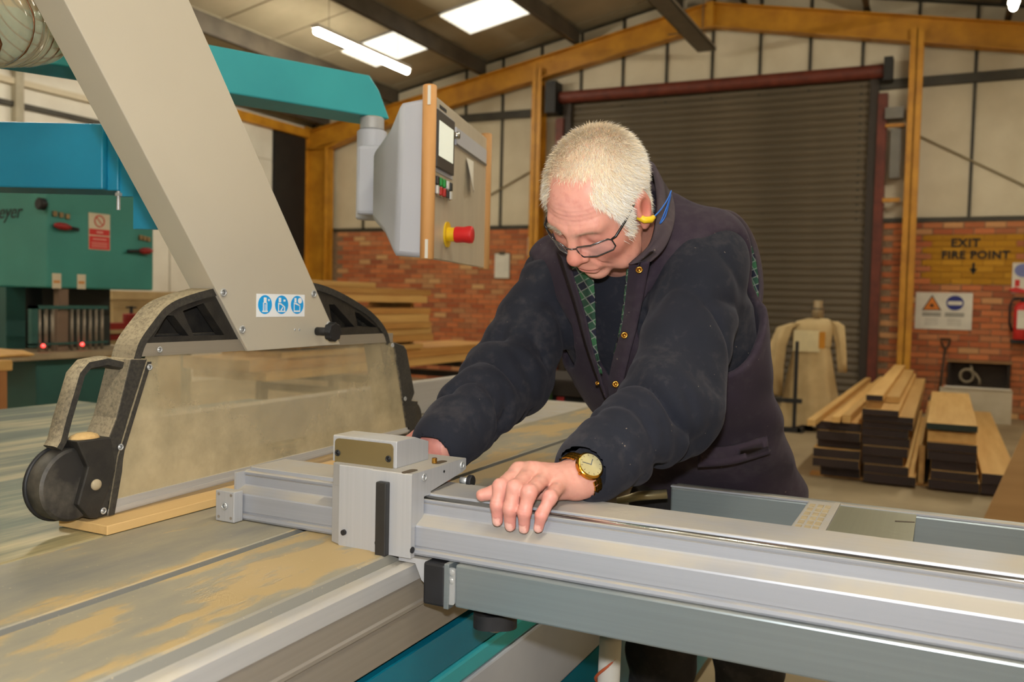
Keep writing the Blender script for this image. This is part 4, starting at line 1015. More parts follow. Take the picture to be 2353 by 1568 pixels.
obj('cylinder', G().tube([(fx, fy, z) for z in (.955, .965, 1.34, 1.375, 1.395)], [.075, .082, .082, .055, .03], 24), m_rs, fe, auto=60)
obj('paper_label', G().box(fx - .05, fx + .06, fy - .089, fy - .075, 1.08, 1.30, b=.004), m_pap, fe)
obj('valve', G().cyl((fx, fy, 1.395), (fx, fy, 1.44), .022, 12).box(fx - .09, fx + .03, fy - .012, fy + .012, 1.435, 1.455), m_rub, fe)
obj('discharge_hose', G().tube([(fx - .03, fy, 1.43), (fx - .10, fy - .01, 1.42), (fx - .125, fy - .01, 1.34), (fx - .12, fy, 1.15), (fx - .09, fy, 1.05)], .014, 8), m_rub, fe, smooth=True)
obj('wall_bracket', G().box(fx - .1, fx + .1, fy - .05, YB - .002, .915, .955).box(fx - .04, fx + .04, YB - .03, YB - .002, .915, 1.35), m_black, fe)
sh = thing('shovel', (.0, YB - .2, 0), 'old shovel with a D handle leaning on the brick wall', 'shovel')
obj('shaft', G().cyl((-.03, YB - .20, .25), (.015, YB - .035, .82), .016, 10), mat('old_wood', (74, 56, 42), .8, scale=9), sh, smooth=True)
obj('grip', G().tube([(.015, YB - .035, .80), (-.025, YB - .03, .87), (-.04, YB - .03, .93), (.065, YB - .03, .93), (.055, YB - .03, .87), (.015, YB - .035, .80)], .012, 8), MATS['old_wood'], sh)
obj('blade', G().prism([(-.13, 0), (.07, 0), (.08, .22), (.0, .28), (-.07, .28), (-.15, .22)], 'y', YB - .235, YB - .225), m_steel, sh)
nb = thing('wall_box', (.38, YB - .08, .38), 'dark open wooden box fixed low on the brick wall', 'box')
m_bx = mat('dark_box_wood', (48, 36, 26), .8, rgb2=(38, 28, 20), scale=6)
obj('back', G().box(.05, .715, YB - .03, YB - .004, .39, .66), m_bx, nb); obj('sides', G().box(.05, .08, YB - .14, YB - .03, .39, .66).box(.685, .715, YB - .14, YB - .03, .39, .66).box(.05, .715, YB - .14, YB - .03, .36, .39), m_bx, nb)
obj('top_board', G().box(.04, .73, YB - .15, YB - .004, .66, .685), mat('tan_board', (150, 112, 72), .8, scale=8), nb)
co = thing('hose_coil', (.33, YB - .14, .42), 'loop of pale grey hose hanging in the dark wall box', 'hose')
obj('loop', G().ring((.26, YB - .12, .50), (0, 1, .1), .07, .016, 24, 8, sc=(1, 1.1)).tube([(.30, YB - .13, .62), (.31, YB - .13, .56), (.36, YB - .14, .52), (.395, YB - .15, .46), (.40, YB - .15, .40)], .014, 8), mat('hose_grey', (150, 136, 112), .6, scale=9), co, smooth=True)
obj('hook', G().cyl((.30, YB - .03, .625), (.30, YB - .15, .625), .012, 8), m_steel, co)
wbd = thing('white_panel', (.35, 11.4, 0), 'white painted panel standing on edge below the dark wall box', 'panel')
obj('sheet', G().box(-.025, .715, 11.40, 11.43, .0, .385), mat('offwhite', (204, 194, 172), .6, rgb2=(188, 176, 150), scale=3), wbd); obj('top_edge', G().box(.02, .70, 11.385, 11.445, .385, .402), m_white, wbd); obj('foot', G().box(-.02, .1, 11.43, 11.6, 0, .04).box(.6, .7, 11.43, 11.6, 0, .04), m_white, wbd)

# timber pile on the floor to the right
w_pale = wood('pile_wood', (224, 184, 116), (198, 152, 86), axis=1); m_end = mat('sealed_ends', (46, 30, 28), .7, rgb2=(36, 24, 22), scale=12)
m_endg = mat('sealed_ends_green', (18, 34, 26), .6, scale=12)
def pile_board(x0, x1, z0, z1, y0, y1, lab, end=m_end, rot=0.):
    t = thing('timber_board', ((x0 + x1) / 2, y0, z0), lab, 'board', 'boards in the floor pile')
    M = Matrix.Translation(((x0 + x1) / 2, y0, 0)) @ Matrix.Rotation(rot, 4, 'Z') @ Matrix.Translation((-(x0 + x1) / 2, -y0, 0))
    obj('plank', G().box(x0, x1, y0, y1, z0 + .001, z1, M, b=.002), w_pale, t)
    if end: obj('sealed_end', G().box(x0 + .001, x1 - .001, y0 - .004, y0 - .0002, z0 + .002, z1 - .001, M), end, t)
for i, x in enumerate((-.70, -.30, .08)):
    tag(obj('floor_bearer', G().box(x - .18, x + .22, 7.0 + .02 * i, 7.12, 0, .018), wr, base=(x, 7.05, 0)), 'flat bearer under the %s stack of the timber pile' % ('left', 'middle', 'right')[i], 'batten', 'bearers under the timber pile')
    tag(obj('floor_bearer', G().box(x - .18, x + .22, 9.0, 9.12, 0, .018), wr, base=(x, 9.05, 0)), 'flat bearer under the far end of the %s stack of the timber pile' % ('left', 'middle', 'right')[i], 'batten', 'bearers under the timber pile')
nth = ['bottom', 'second', 'third', 'fourth', 'fifth', 'sixth', 'seventh', 'eighth', 'ninth', 'tenth']
Ls = [(.018, .098, -.80, -.52, 6.95), (.100, .165, -.845, -.52, 6.85), (.167, .235, -.845, -.515, 6.86), (.237, .300, -.825, -.52, 6.92), (.302, .370, -.825, -.52, 6.85), (.372, .437, -.835, -.52, 6.87)]
for i, (a, b, x0, x1, y0) in enumerate(Ls): pile_board(x0, x1, a, b, y0, 10.6 + .1 * (i % 3), 'dark-ended board, %s from the floor in the left stack of the pile' % nth[i])
Ms = [(.018, .085, -.49, -.14, 6.86), (.087, .150, -.49, -.19, 6.86), (.152, .215, -.505, -.23, 6.87), (.217, .285, -.505, -.20, 6.85), (.287, .352, -.51, -.19, 6.87), (.354, .412, -.515, -.20, 6.86), (.414, .464, -.51, -.172, 6.85), (.466, .512, -.512, -.172, 6.83), (.514, .558, -.512, -.268, 6.80)]
for i, (a, b, x0, x1, y0) in enumerate(Ms): pile_board(x0, x1, a, b, y0, 10.8 + .08 * (i % 3), 'dark-ended board, %s from the floor in the middle stack of the pile' % nth[i])
pile_board(-.51, -.29, .560, .612, 7.3, 10.7, 'set-back pale board under the top board of the middle stack', None)
pile_board(-.491, -.378, .614, .657, 6.83, 10.75, 'narrow dark-ended board lying on top of the middle stack')
Rs = [(.018, .085, -.06, .26, 6.86), (.087, .150, -.05, .25, 6.86), (.152, .222, -.05, .24, 6.88), (.224, .290, -.075, .235, 6.85), (.292, .352, -.08, .235, 6.84), (.354, .425, -.08, .228, 6.87)]
for i, (a, b, x0, x1, y0) in enumerate(Rs): pile_board(x0, x1, a, b, y0, 9.5 + .07 * (i % 3), 'board, %s from the floor in the right stack of the pile' % nth[i], None if i == 5 else m_end)
pile_board(-.089, .232, .440, .487, 6.83, 9.5, 'wide board with a green-black end on top of the right stack', m_endg)
tag(obj('sticker_batten', G().box(-.07, .22, 7.3, 7.35, .4255, .4395), wr, base=(.08, 7.3, .4255)), 'thin batten under the top board of the right stack', 'batten'); tag(obj('sticker_batten', G().box(-.07, .22, 9.2, 9.25, .4255, .4395), wr, base=(.08, 9.2, .4255)), 'thin batten under the far end of the right top board', 'batten')
pile_board(.268, .50, .018, .090, 6.86, 11.0, 'lower wide board right of the timber stacks'); pile_board(.268, .49, .092, .165, 6.84, 11.05, 'upper wide pale board right of the timber stacks')
pile_board(-.130, -.092, .02, .30, 7.0, 10.5, 'board on edge between the middle and right stacks', None)
for (x, y, z0, z1, rot, lab) in ((-.850, 6.50, .4395, .485, -.012, 'long pale batten on the left stack, leftmost and nearest'), (-.715, 6.80, .4395, .485, -.012, 'short-ended pale batten on the left stack, beside the middle stack'), (-.645, 6.82, .4395, .500, -.012, 'second pale batten touching the middle stack')):
    pile_board(x, x + .055, z0, z1, y, y + 4.4, lab, None, rot)

# dust coats hung over a stand
cstd = thing('coat_stand', (-1.32, 9.5, 0), 'black metal stand with a pole and crossbar in front of the roller door', 'stand')
obj('pole', G().box(-1.36, -1.325, 9.30, 9.33, .03, .93), m_rub, cstd)
obj('cross_bar', G().box(-1.60, -1.27, 9.28, 9.31, .30, .345), m_rub, cstd); obj('base_frame', G().box(-1.60, -1.27, 9.25, 9.30, .0, .05).box(-1.60, -1.55, 9.25, 9.75, 0, .05).box(-1.3, -1.25, 9.25, 9.75, 0, .05), m_rub, cstd)
obj('rear_post', G().box(-1.24, -1.20, 9.60, 9.64, 0, 1.12).box(-1.45, -.98, 9.60, 9.64, 1.05, 1.09), m_rub, cstd)
obj('castor', G().cyl((-1.53, 9.24, .13), (-1.53, 9.20, .13), .045, 16), m_steel, cstd)
ct_ = thing('work_coat', (-1.2, 9.55, .03), 'beige work coat draped over the black stand by the roller door', 'coat')
m_coat = mat('coat_cloth', (206, 182, 136), .9, rgb2=(186, 162, 118), scale=5, bump=.3, bscale=25)
def cloth(rings, n=40, folds=9, amp=.02, ph=0.):
    P = []
    for j in range(n + 1):
        t = 2 * PI * j / n; row = []
        for (cx_, cy_, z, rx, ry, f) in rings:
            k = 1 + amp * f * math.sin(folds * t + ph + z * 3) ; row.append((cx_ + rx * k * math.cos(t), cy_ + ry * k * math.sin(t), z + .01 * f * math.sin(3 * t)))
        P.append(row)
    return G().grid(P)
obj('skirt', cloth([(-1.235, 9.6, .92, .17, .10, .4), (-1.235, 9.6, .75, .20, .13, 1), (-1.235, 9.6, .5, .235, .16, 2), (-1.23, 9.6, .25, .27, .18, 3), (-1.23, 9.6, .04, .29, .2, 3)], folds=8, amp=.035), m_coat, ct_, smooth=True)
obj('shoulders', cloth([(-1.235, 9.6, .88, .19, .11, .5), (-1.24, 9.6, .98, .20, .12, .6), (-1.23, 9.6, 1.07, .21, .11, .5), (-1.21, 9.6, 1.13, .19, .08, .3), (-1.19, 9.6, 1.165, .10, .04, 0), (-1.19, 9.6, 1.172, .01, .01, 0)], folds=6, amp=.04), m_coat, ct_, smooth=True)
obj('sleeve', cloth([(-1.40, 9.55, 1.11, .05, .05, .3), (-1.50, 9.52, 1.06, .08, .07, 1), (-1.565, 9.5, .88, .085, .08, 1.5), (-1.59, 9.5, .62, .085, .08, 2), (-1.565, 9.5, .36, .06, .06, 2), (-1.565, 9.5, .35, .01, .01, 0)], folds=5, amp=.06), m_coat, ct_, smooth=True)
obj('sleeve', cloth([(-1.04, 9.6, 1.14, .05, .05, .3), (-.985, 9.6, 1.09, .062, .06, 1), (-.955, 9.6, .92, .05, .05, 1.2), (-.935, 9.58, .74, .045, .045, 1.5), (-.925, 9.58, .63, .040, .04, 1.5), (-.925, 9.58, .625, .005, .005, 0)], folds=5, amp=.06), m_coat, ct_, smooth=True)
obj('chest_flap', G().box(-1.40, -1.14, 9.455, 9.465, .82, 1.04), mat('cream_cloth', (236, 222, 178), .85, scale=6), ct_); obj('flap_tab', G().box(-1.15, -1.09, 9.452, 9.462, .86, 1.03), mat('amber_cloth', (206, 140, 40), .8, scale=6), ct_)
cn = thing('metal_can', (-1.19, 9.6, 1.175), 'small metal can standing on the draped coat', 'can')
obj('can_body', G().tube([(-1.19, 9.6, z) for z in (1.173, 1.18, 1.26, 1.265, 1.35)], [.055, .06, .058, .05, .048], 20), mat('tin', (176, 158, 128), .35, .6, scale=9), cn, auto=50)
obj('can_band', G().cyl((-1.19, 9.6, 1.255), (-1.19, 9.6, 1.272), .062, 20), m_steel, cn)

# plywood sheet leaning at the right edge, white roll below the frame
py = thing('plywood_sheet', (.75, 5.13, 0), 'brown plywood sheet leaning at the right edge of the picture', 'plywood')
M = Matrix(((1, 0, 0, 0), (0, 1, 0, 0), (0, 0, 1, 0), (0, 0, 0, 1)))
obj('sheet', G().prism([(.15, .0), (1.6, .0), (1.9, 1.30), (.52, 1.08)], 'y', 5.13, 5.15), wood('ply', (186, 146, 96), (170, 130, 82), axis=0), py); obj('prop', G().box(1.0, 1.06, 5.15, 5.55, 0, .05).box(1.0, 1.06, 5.50, 5.55, 0, .8), wr, py)
rl = thing('paper_roll', (-.575, 1.62, 0), 'white roll with orange print standing below the outrigger frame', 'roll')
obj('tube', G().cyl((-.575, 1.62, 0), (-.565, 1.62, .62), .022, 18), m_pap, rl, smooth=True); 
hx = [(-.57 + .0225 * math.cos(a), 1.62 + .0225 * math.sin(a), .46 + a * .022) for a in [i * .3 for i in range(24)]]
obj('print_stripe', G().tube(hx, .003, 5), mat('orange_print', (206, 96, 50), .6, scale=5), rl)
# ================================================================== the man at the saw
f32 = np.float32
def nets(fn, lo, hi, h, relax=2, sparse=0.):
    """surface nets of an implicit function sampled on a grid"""
    lo = np.array(lo, float); n = [int(math.ceil((b - a) / h)) + 1 for a, b in zip(lo, hi)]
    ax = [lo[i] + h * np.arange(n[i]) for i in range(3)]
    F = np.empty(n, f32)
    yy, zz = np.meshgrid(ax[1], ax[2], indexing='ij')
    if sparse:
        # sample block centres first; only blocks near the surface are filled in at full resolution
        B = 16; nb = [-(-k // B) for k in n]
        cs = np.stack(np.meshgrid(*[lo[i] + h * (np.arange(nb[i]) * B + B / 2 - .5) for i in range(3)], indexing='ij'), -1)
        cv = fn(cs.reshape(-1, 3).astype(f32)).reshape(nb)
        for (a, b, c) in np.argwhere(np.abs(cv) >= sparse): F[a * B:a * B + B, b * B:b * B + B, c * B:c * B + B] = cv[a, b, c]
        near = np.argwhere(np.abs(cv) < sparse)
        for q0 in range(0, len(near), 60):
            pts = []; where = []
            for (a, b, c) in near[q0:q0 + 60]:
                s_ = tuple(slice(k * B, min(k * B + B, n[i])) for i, k in enumerate((a, b, c)))
                g_ = np.stack(np.meshgrid(*[ax[i][s_[i]] for i in range(3)], indexing='ij'), -1).astype(f32)
                pts.append(g_.reshape(-1, 3)); where.append((s_, g_.shape[:3]))
            v_ = fn(np.concatenate(pts)); k0 = 0
            for s_, sh in where:
                m_ = sh[0] * sh[1] * sh[2]; F[s_] = v_[k0:k0 + m_].reshape(sh); k0 += m_
    for i in range(0, 0 if sparse else n[0], 24):
        xs = ax[0][i:i + 24]
        Pt = np.empty((len(xs),) + yy.shape + (3,), f32)
        Pt[..., 0] = xs[:, None, None]; Pt[..., 1] = yy; Pt[..., 2] = zz
        F[i:i + 24] = fn(Pt.reshape(-1, 3)).reshape(Pt.shape[:3])
    S = F < 0
    cn = [(a, b, c) for a in (0, 1) for b in (0, 1) for c in (0, 1)]
    sl = lambda A, c: A[c[0]:A.shape[0] - 1 + c[0], c[1]:A.shape[1] - 1 + c[1], c[2]:A.shape[2] - 1 + c[2]]
    cnt = sum(sl(S, c).astype(np.int8) for c in cn)
    act = (cnt > 0) & (cnt < 8); I = np.argwhere(act); idx = np.full(act.shape, -1, np.int32); idx[act] = np.arange(len(I))
    V8 = np.stack([F[I[:, 0] + c[0], I[:, 1] + c[1], I[:, 2] + c[2]] for c in cn], 1)
    acc = np.zeros((len(I), 3)); num = np.zeros(len(I))
    for a in range(8):
        for b in range(a + 1, 8):
            if sum(abs(p - q) for p, q in zip(cn[a], cn[b])) != 1: continue
            fa, fb = V8[:, a], V8[:, b]; m = (fa < 0) != (fb < 0)
            t = np.where(m, fa / np.where(m, fa - fb, 1), 0)[:, None]
            p = np.array(cn[a], float) + t * (np.array(cn[b], float) - np.array(cn[a], float))
            acc += np.where(m[:, None], p, 0); num += m
    V = lo + h * (I + acc / num[:, None])
    Q = []
    for d in range(3):
        e = [0, 0, 0]; e[d] = 1
        A = S[tuple(slice(0, n[k] - e[k]) for k in range(3))]; B = S[tuple(slice(e[k], None) for k in range(3))]
        ch = np.argwhere(A != B); u, v = (d + 1) % 3, (d + 2) % 3
        ok = (ch[:, u] > 0) & (ch[:, v] > 0) & (ch[:, u] < n[u] - 1) & (ch[:, v] < n[v] - 1)
        ch = ch[ok]; ins = A[ch[:, 0], ch[:, 1], ch[:, 2]]
        def cell(du, dv):
            c = ch.copy(); c[:, u] -= du; c[:, v] -= dv; return idx[c[:, 0], c[:, 1], c[:, 2]]
        q = np.stack([cell(1, 1), cell(0, 1), cell(0, 0), cell(1, 0)], 1)
        q[~ins] = q[~ins][:, ::-1]; Q.append(q)
    Q = np.concatenate(Q); Q = Q[(Q >= 0).all(1)]
    for _ in range(relax):
        s = np.zeros_like(V); c = np.zeros(len(V))
        for a, b in ((0, 1), (1, 2), (2, 3), (3, 0)):
            np.add.at(s, Q[:, a], V[Q[:, b]]); np.add.at(s, Q[:, b], V[Q[:, a]]); np.add.at(c, Q[:, a], 1); np.add.at(c, Q[:, b], 1)
        V = .5 * V + .5 * s / np.maximum(c, 1)[:, None]
    return V, Q
def ell(P, c, r, R=None):
    q = P - np.array(c, f32)
    if R is not None: q = q @ np.array(R, f32).T      # rows of R are the axes
    q = q / np.array(r, f32); k0 = np.sqrt((q * q).sum(1)); k1 = np.sqrt(((q / np.array(r, f32)) ** 2).sum(1)) + 1e-9
    return k0 * (k0 - 1) / k1
def cap(P, a, b, ra, rb=None, T=False):
    a = np.array(a, f32); b = np.array(b, f32); rb = ra if rb is None else rb
    d = b - a; t = np.clip(((P - a) @ d) / (d @ d), 0, 1)
    r = np.sqrt(((P - a - t[:, None] * d) ** 2).sum(1)) - (ra + (rb - ra) * t)
    return (r, t) if T else r
def smin(a, b, k):
    h = np.clip(.5 + .5 * (b - a) / k, 0, 1); return b + (a - b) * h - k * h * (1 - h)
def smax(a, b, k): return -smin(-a, -b, k)
def mesh_obj(name, V, Q, m, parent, colors=None, base=None):
    me = bpy.data.meshes.new(name); org = np.array(BASE[parent.name] if parent is not None else base)
    V = np.asarray(V) - org; Q = np.asarray(Q)
    me.vertices.add(len(V)); me.vertices.foreach_set('co', V.astype(f32).ravel())
    me.loops.add(Q.size); me.loops.foreach_set('vertex_index', Q.ravel().astype(np.int32))
    me.polygons.add(len(Q)); me.polygons.foreach_set('loop_start', np.arange(0, Q.size, Q.shape[1], dtype=np.int32))
    me.polygons.foreach_set('loop_total', np.full(len(Q), Q.shape[1], np.int32))
    me.polygons.foreach_set('use_smooth', [True] * len(Q))
    me.update(calc_edges=True); me.validate()
    me.materials.append(m)
    if colors is not None:
        a = me.color_attributes.new('Col', 'FLOAT_COLOR', 'POINT'); a.data.foreach_set('color', colors.astype(f32).ravel())
    o = bpy.data.objects.new(name, me); COL.objects.link(o)
    if parent is not None: o.parent = parent; BASE[o.name] = Vector(org)
    else: o.location = org; BASE[o.name] = Vector(org)
    return o
V3 = lambda *a: np.array(a, float)
# ---- joints (metres, world)
SHL, ELL_, WRL = V3(-.405, 1.634, 1.362), V3(-.404, 1.432, 1.110), V3(-.478, 1.203, 1.020)
SHR, ELR, WRR = V3(-.730, 1.697, 1.328), V3(-.760, 1.537, 1.134), V3(-.762, 1.284, 1.030)
HO = V3(-.534, 1.414, 1.457)
HX, HY, HZ = V3(.975, -.156, -.159), V3(-.221, -.577, -.786), V3(-.031, -.802, .597)
HX /= np.linalg.norm(HX); HY -= HX * (HX @ HY); HY /= np.linalg.norm(HY); HZ = np.cross(HY, HX)
HM = np.array([HX, HY, HZ])                       # rows: local axes in world
h2w = lambda p: HO + np.asarray(p) @ HM
w2h = lambda p: (np.asarray(p) - HO) @ HM.T
NB = w2h(V3(-.555, 1.655, 1.375))
# ---- head
def head_sdf(P):
    ax = P.copy(); ax[:, 0] = np.abs(ax[:, 0])
    d = ell(P, (0, -.009, .036), (.0795, .091, .081))
    d = smin(d, ell(P, (0, .030, .000), (.067, .067, .082)), .032)
    d = smin(d, ell(P, (0, .036, -.054), (.054, .052, .048)), .035)
    d = smin(d, ell(P, (0, .080, -.095), (.024, .017, .016)), .022)
    d = smin(d, ell(ax, (.041, .058, -.026), (.023, .026, .026)), .024)
    d = smin(d, ell(ax, (.046, .040, -.082), (.022, .034, .024)), .022)
    d = smin(d, cap(ax, (.008, .094, .024), (.042, .080, .026), .0085, .009), .016)
    d = smax(d, -ell(ax, (.031, .100, .004), (.019, .013, .012)), .012)
    d = smin(d, ell(ax, (.031, .0795, .003), (.014, .0125, .0125)), .006)
    d = smin(d, cap(P, (0, .096, .018), (0, .113, -.020), .0085, .0115), .010)
    d = smin(d, ell(P, (0, .1165, -.026), (.0128, .0120, .0115)), .008)
    d = smin(d, ell(ax, (.0125, .104, -.031), (.0088, .0105, .0085)), .006)
    d = smax(d, -ell(ax, (.0065, .108, -.0405), (.0045, .006, .004)), .003)
    d = smin(d, ell(P, (0, .086, -.058), (.030, .018, .020)), .016)
    d = smin(d, ell(P, (0, .0985, -.0635), (.023, .0085, .0055)), .006)
    d = smin(d, ell(P, (0, .0965, -.0735), (.020, .0085, .006)), .006)
    d = smax(d, -ell(P, (0, .1085, -.0685), (.024, .0085, .0014)), .003)
    d = smax(d, -ell(P, (0, .098, -.0845), (.018, .006, .004)), .008)
    # deep smile folds
    d = smax(d, -(cap(ax, (.019, .101, -.034), (.034, .083, -.072), .0016, .0016)), .006)
    # ears
    c, s = math.cos(.30), math.sin(.30); Re = np.array([[c, -s * .4, 0], [s * .4, c, 0], [0, 0, 1]])
    e = ell(ax, (.0815, .002, -.006), (.0095, .0215, .0345), Re)
    e = smax(e, -ell(ax, (.0905, .008, -.004), (.0070, .0125, .0205), Re), .005)
    e = smin(e, ell(ax, (.0805, .010, -.036), (.006, .011, .012)), .008)
    e = smin(e, ell(ax, (.083, .021, -.008), (.004, .004, .008)), .004)
    d = smin(d, e, .006)
    # neck
    n = cap(P, (0, -.022, -.035), tuple(NB), .060, .066)
    n = smin(n, cap(P, (0, .012, -.085), (NB[0], NB[1] + .035, NB[2]), .036, .04), .03)
    d = smin(d, n, .022)
    # light relief: brow furrows and skin unevenness
    fr = np.exp(-((P[:, 1] - .088) / .02) ** 2 - ((P[:, 2] - .052) / .016) ** 2)
    return d + .0006 * fr * np.sin(P[:, 2] * 900) + .0005 * np.sin(P[:, 0] * 190 + 1) * np.sin(P[:, 1] * 170) * np.sin(P[:, 2] * 180)
Vh, Qh = nets(head_sdf, (-.105, -.13, -.12), (.105, .140, .152), .0024, 1)   # sampled once more to seat the hair
def srgb(c): return np.array(lin(c)[:3])
def blend(C, w, c): return C * (1 - w[:, None]) + w[:, None] * srgb(c)
def gauss(P, c, r): return np.exp(-(((P - np.array(c)) / np.array(r)) ** 2).sum(1))
def hair_mask(p):
    x, y, z = np.abs(p[:, 0]), p[:, 1], p[:, 2]
    top = np.clip((z - (.094 - .35 * np.clip(.055 - y, 0, .2)) + .10 * np.clip(x - .035, 0, 1)) / .012, 0, 1) * (z > .02)
    side = np.clip((.060 - .12 * (z < .02) * 0 - y + .25 * (z - .02)) / .010, 0, 1) * np.clip((z + .002) / .012, 0, 1) * np.clip((x - .035) / .01, 0, 1)
    back = np.clip((-.020 - y) / .012, 0, 1) * np.clip((z + .070) / .014, 0, 1)
    burn = np.exp(-((y - .038) / .010) ** 2) * np.clip((z + .036) / .008, 0, 1) * (x > .045) * (z < .03)
    m = np.maximum.reduce([top, side, back, burn])
    ear = (x > .0735) & (y < .028) & (y > -.024) & (z < .030) & (z > -.052)
    return np.where(ear, 0, m)
def head_colours(Vh):
    C = np.tile(srgb((220, 156, 134)), (len(Vh), 1)); A3 = Vh.copy(); A3[:, 0] = np.abs(A3[:, 0])
    C = blend(C, .6 * gauss(Vh, (0, .09, .065), (.07, .05, .045)), (238, 172, 160))
    C = blend(C, .55 * gauss(A3, (.046, .07, -.03), (.026, .04, .035)), (204, 116, 102))
    C = blend(C, .6 * gauss(Vh, (0, .118, -.026), (.018, .02, .018)), (204, 112, 100))
    C = blend(C, .75 * gauss(Vh, (0, .098, -.068), (.022, .02, .009)), (184, 98, 92))
    C = blend(C, .7 * gauss(A3, (.084, .004, -.004), (.012, .03, .038)), (208, 116, 104))
    C = blend(C, .7 * gauss(A3, (.030, .098, .020), (.020, .018, .006)), (206, 184, 158))
    C = blend(C, .4 * gauss(A3, (.031, .095, .002), (.016, .02, .010)), (186, 116, 104))
    C = blend(C, .35 * (np.random.rand(len(Vh)) > .5) * gauss(Vh, (0, .08, -.09), (.05, .05, .03)), (190, 150, 132))
    C = blend(C, .80 * np.clip(hair_mask(Vh), 0, 1), (222, 192, 160))
    return C
# ---- left hand on the fence
def chain(P, pts, rs, k=.006):
    d = None
    for i in range(len(pts) - 1):
        c = cap(P, pts[i], pts[i + 1], rs[i], rs[i + 1]); d = c if d is None else smin(d, c, k)
    return d
eL = (ELL_ - WRL) / np.linalg.norm(ELL_ - WRL); W0 = WRL - eL * .012
FING = dict(
    index=[(-.548, 1.146, 1.031), (-.5525, 1.0985, 1.0165), (-.5535, 1.0905, .993), (-.5545, 1.0955, .9685)],
    middle=[(-.527, 1.148, 1.033), (-.5275, 1.0935, 1.0185), (-.531, 1.0865, .991), (-.534, 1.0945, .9645)],
    ring=[(-.507, 1.151, 1.027), (-.5055, 1.0935, 1.0150), (-.5095, 1.0880, .988), (-.513, 1.0955, .9635)],
    little=[(-.489, 1.160, 1.016), (-.4795, 1.107, 1.0085), (-.4865, 1.0935, .986), (-.492, 1.0975, .9665)],
    thumb=[(-.505, 1.178, 1.004), (-.541, 1.143, 1.006), (-.566, 1.117, 1.005), (-.586, 1.106, .9995)])
def handL(P):
    d = cap(P, WRL + eL * .09, WRL, .030, .0265)
    d = smin(d, cap(P, WRL + (-.012, .0, .004), WRL + (.013, -.0, -.007), .022, .021), .012)
    for f, r in (('index', .0125), ('middle', .0128), ('ring', .0122), ('little', .0112)):
        d = smin(d, cap(P, W0, FING[f][0], .0205, r), .014)
    d = smin(d, cap(P, WRL + (-.02, -.03, -.010), FING['thumb'][1], .018, .0135), .014)
    fing = None
    for f, rs in (('index', (.0120, .0106, .0094, .0078)), ('middle', (.0122, .0110, .0098, .0080)), ('ring', (.0118, .0105, .0092, .0077)), ('little', (.0108, .0094, .0083, .0070)), ('thumb', (.0155, .0128, .0118, .0088))):
        c = chain(P, FING[f], rs, .005)
        # knuckle
        c = smin(c, ell(P, np.array(FING[f][1]) + (0, -.0012, .0018), (rs[1] * .98,) * 3), .004)
        fing = c if fing is None else np.minimum(fing, c) if f != 'thumb' else smin(fing, c, .003)
    d = smin(d, fing, .007)
    # tendons
    for f in ('index', 'middle', 'ring', 'little'):
        a = np.array(FING[f][0]) + (0, 0, .0075); b = W0 + (0, 0, .017)
        d = smin(d, cap(P, a, a * .45 + b * .55, .0055, .003), .008)
    return d + .00035 * np.sin(P[:, 0] * 420) * np.sin(P[:, 1] * 380 + P[:, 2] * 300)
def hand_colours(Vl):
    Cl = np.tile(srgb((208, 150, 132)), (len(Vl), 1))
    Cl = blend(Cl, .45 * np.clip((1.03 - Vl[:, 2]) / .06, 0, 1) * (Vl[:, 1] < 1.13), (216, 134, 128))
    for f in ('index', 'middle', 'ring', 'little'):
        p = np.array(FING[f])
        Cl = blend(Cl, .55 * gauss(Vl, p[1] + (0, -.004, .006), (.009, .009, .007)), (226, 146, 138))
        Cl = blend(Cl, .45 * gauss(Vl, p[0] * .55 + p[1] * .45 + (0, 0, .012), (.004, .004, .004)), (150, 128, 122))
        tip = p[3]; nd = Vl - (tip + V3(0, -.008, -.001))
        nail = ((np.abs(nd[:, 0]) < .0058) & (np.abs(nd[:, 2]) < .0070) & (Vl[:, 1] < tip[1] - .003)).astype(float)
        Cl = blend(Cl, .8 * nail, (236, 186, 172))
        Cl = blend(Cl, .85 * gauss(Vl, tip + V3(0, -.006, -.0075), (.006, .006, .0016)), (240, 222, 208))
        Cl = blend(Cl, .5 * gauss(Vl, tip + V3(0, -.008, .0065), (.006, .005, .0010)), (176, 100, 92))
        for q in (-.004, 0, .004): Cl = blend(Cl, .3 * gauss(Vl, p[2] + V3(0, -.008, q + .002), (.008, .006, .0008)), (178, 104, 98))
    return Cl
# ---- right hand behind the stop block
eR = (ELR - WRR) / np.linalg.norm(ELR - WRR)
RF = [[(-.812, 1.290, 1.040), (-.842, 1.272, 1.020), (-.846, 1.262, .990), (-.842, 1.260, .965)], [(-.800, 1.284, 1.041), (-.822, 1.262, 1.022), (-.824, 1.256, .992), (-.820, 1.255, .966)],
      [(-.785, 1.280, 1.040), (-.800, 1.258, 1.020), (-.802, 1.253, .992), (-.798, 1.253, .967)], [(-.770, 1.280, 1.034), (-.778, 1.258, 1.014), (-.780, 1.253, .990), (-.778, 1.254, .970)], [(-.765, 1.315, 1.012), (-.755, 1.30, .985), (-.76, 1.285, .96), (-.766, 1.275, .94)]]
def handR(P):
    d = cap(P, WRR + eR * .09, WRR, .030, .027)
    for i, c in enumerate(RF):
        d = smin(d, cap(P, WRR, c[0], .022, .0125), .014)
        d = smin(d, chain(P, c, (.0120, .0106, .0095, .0078)), .004)
    return d
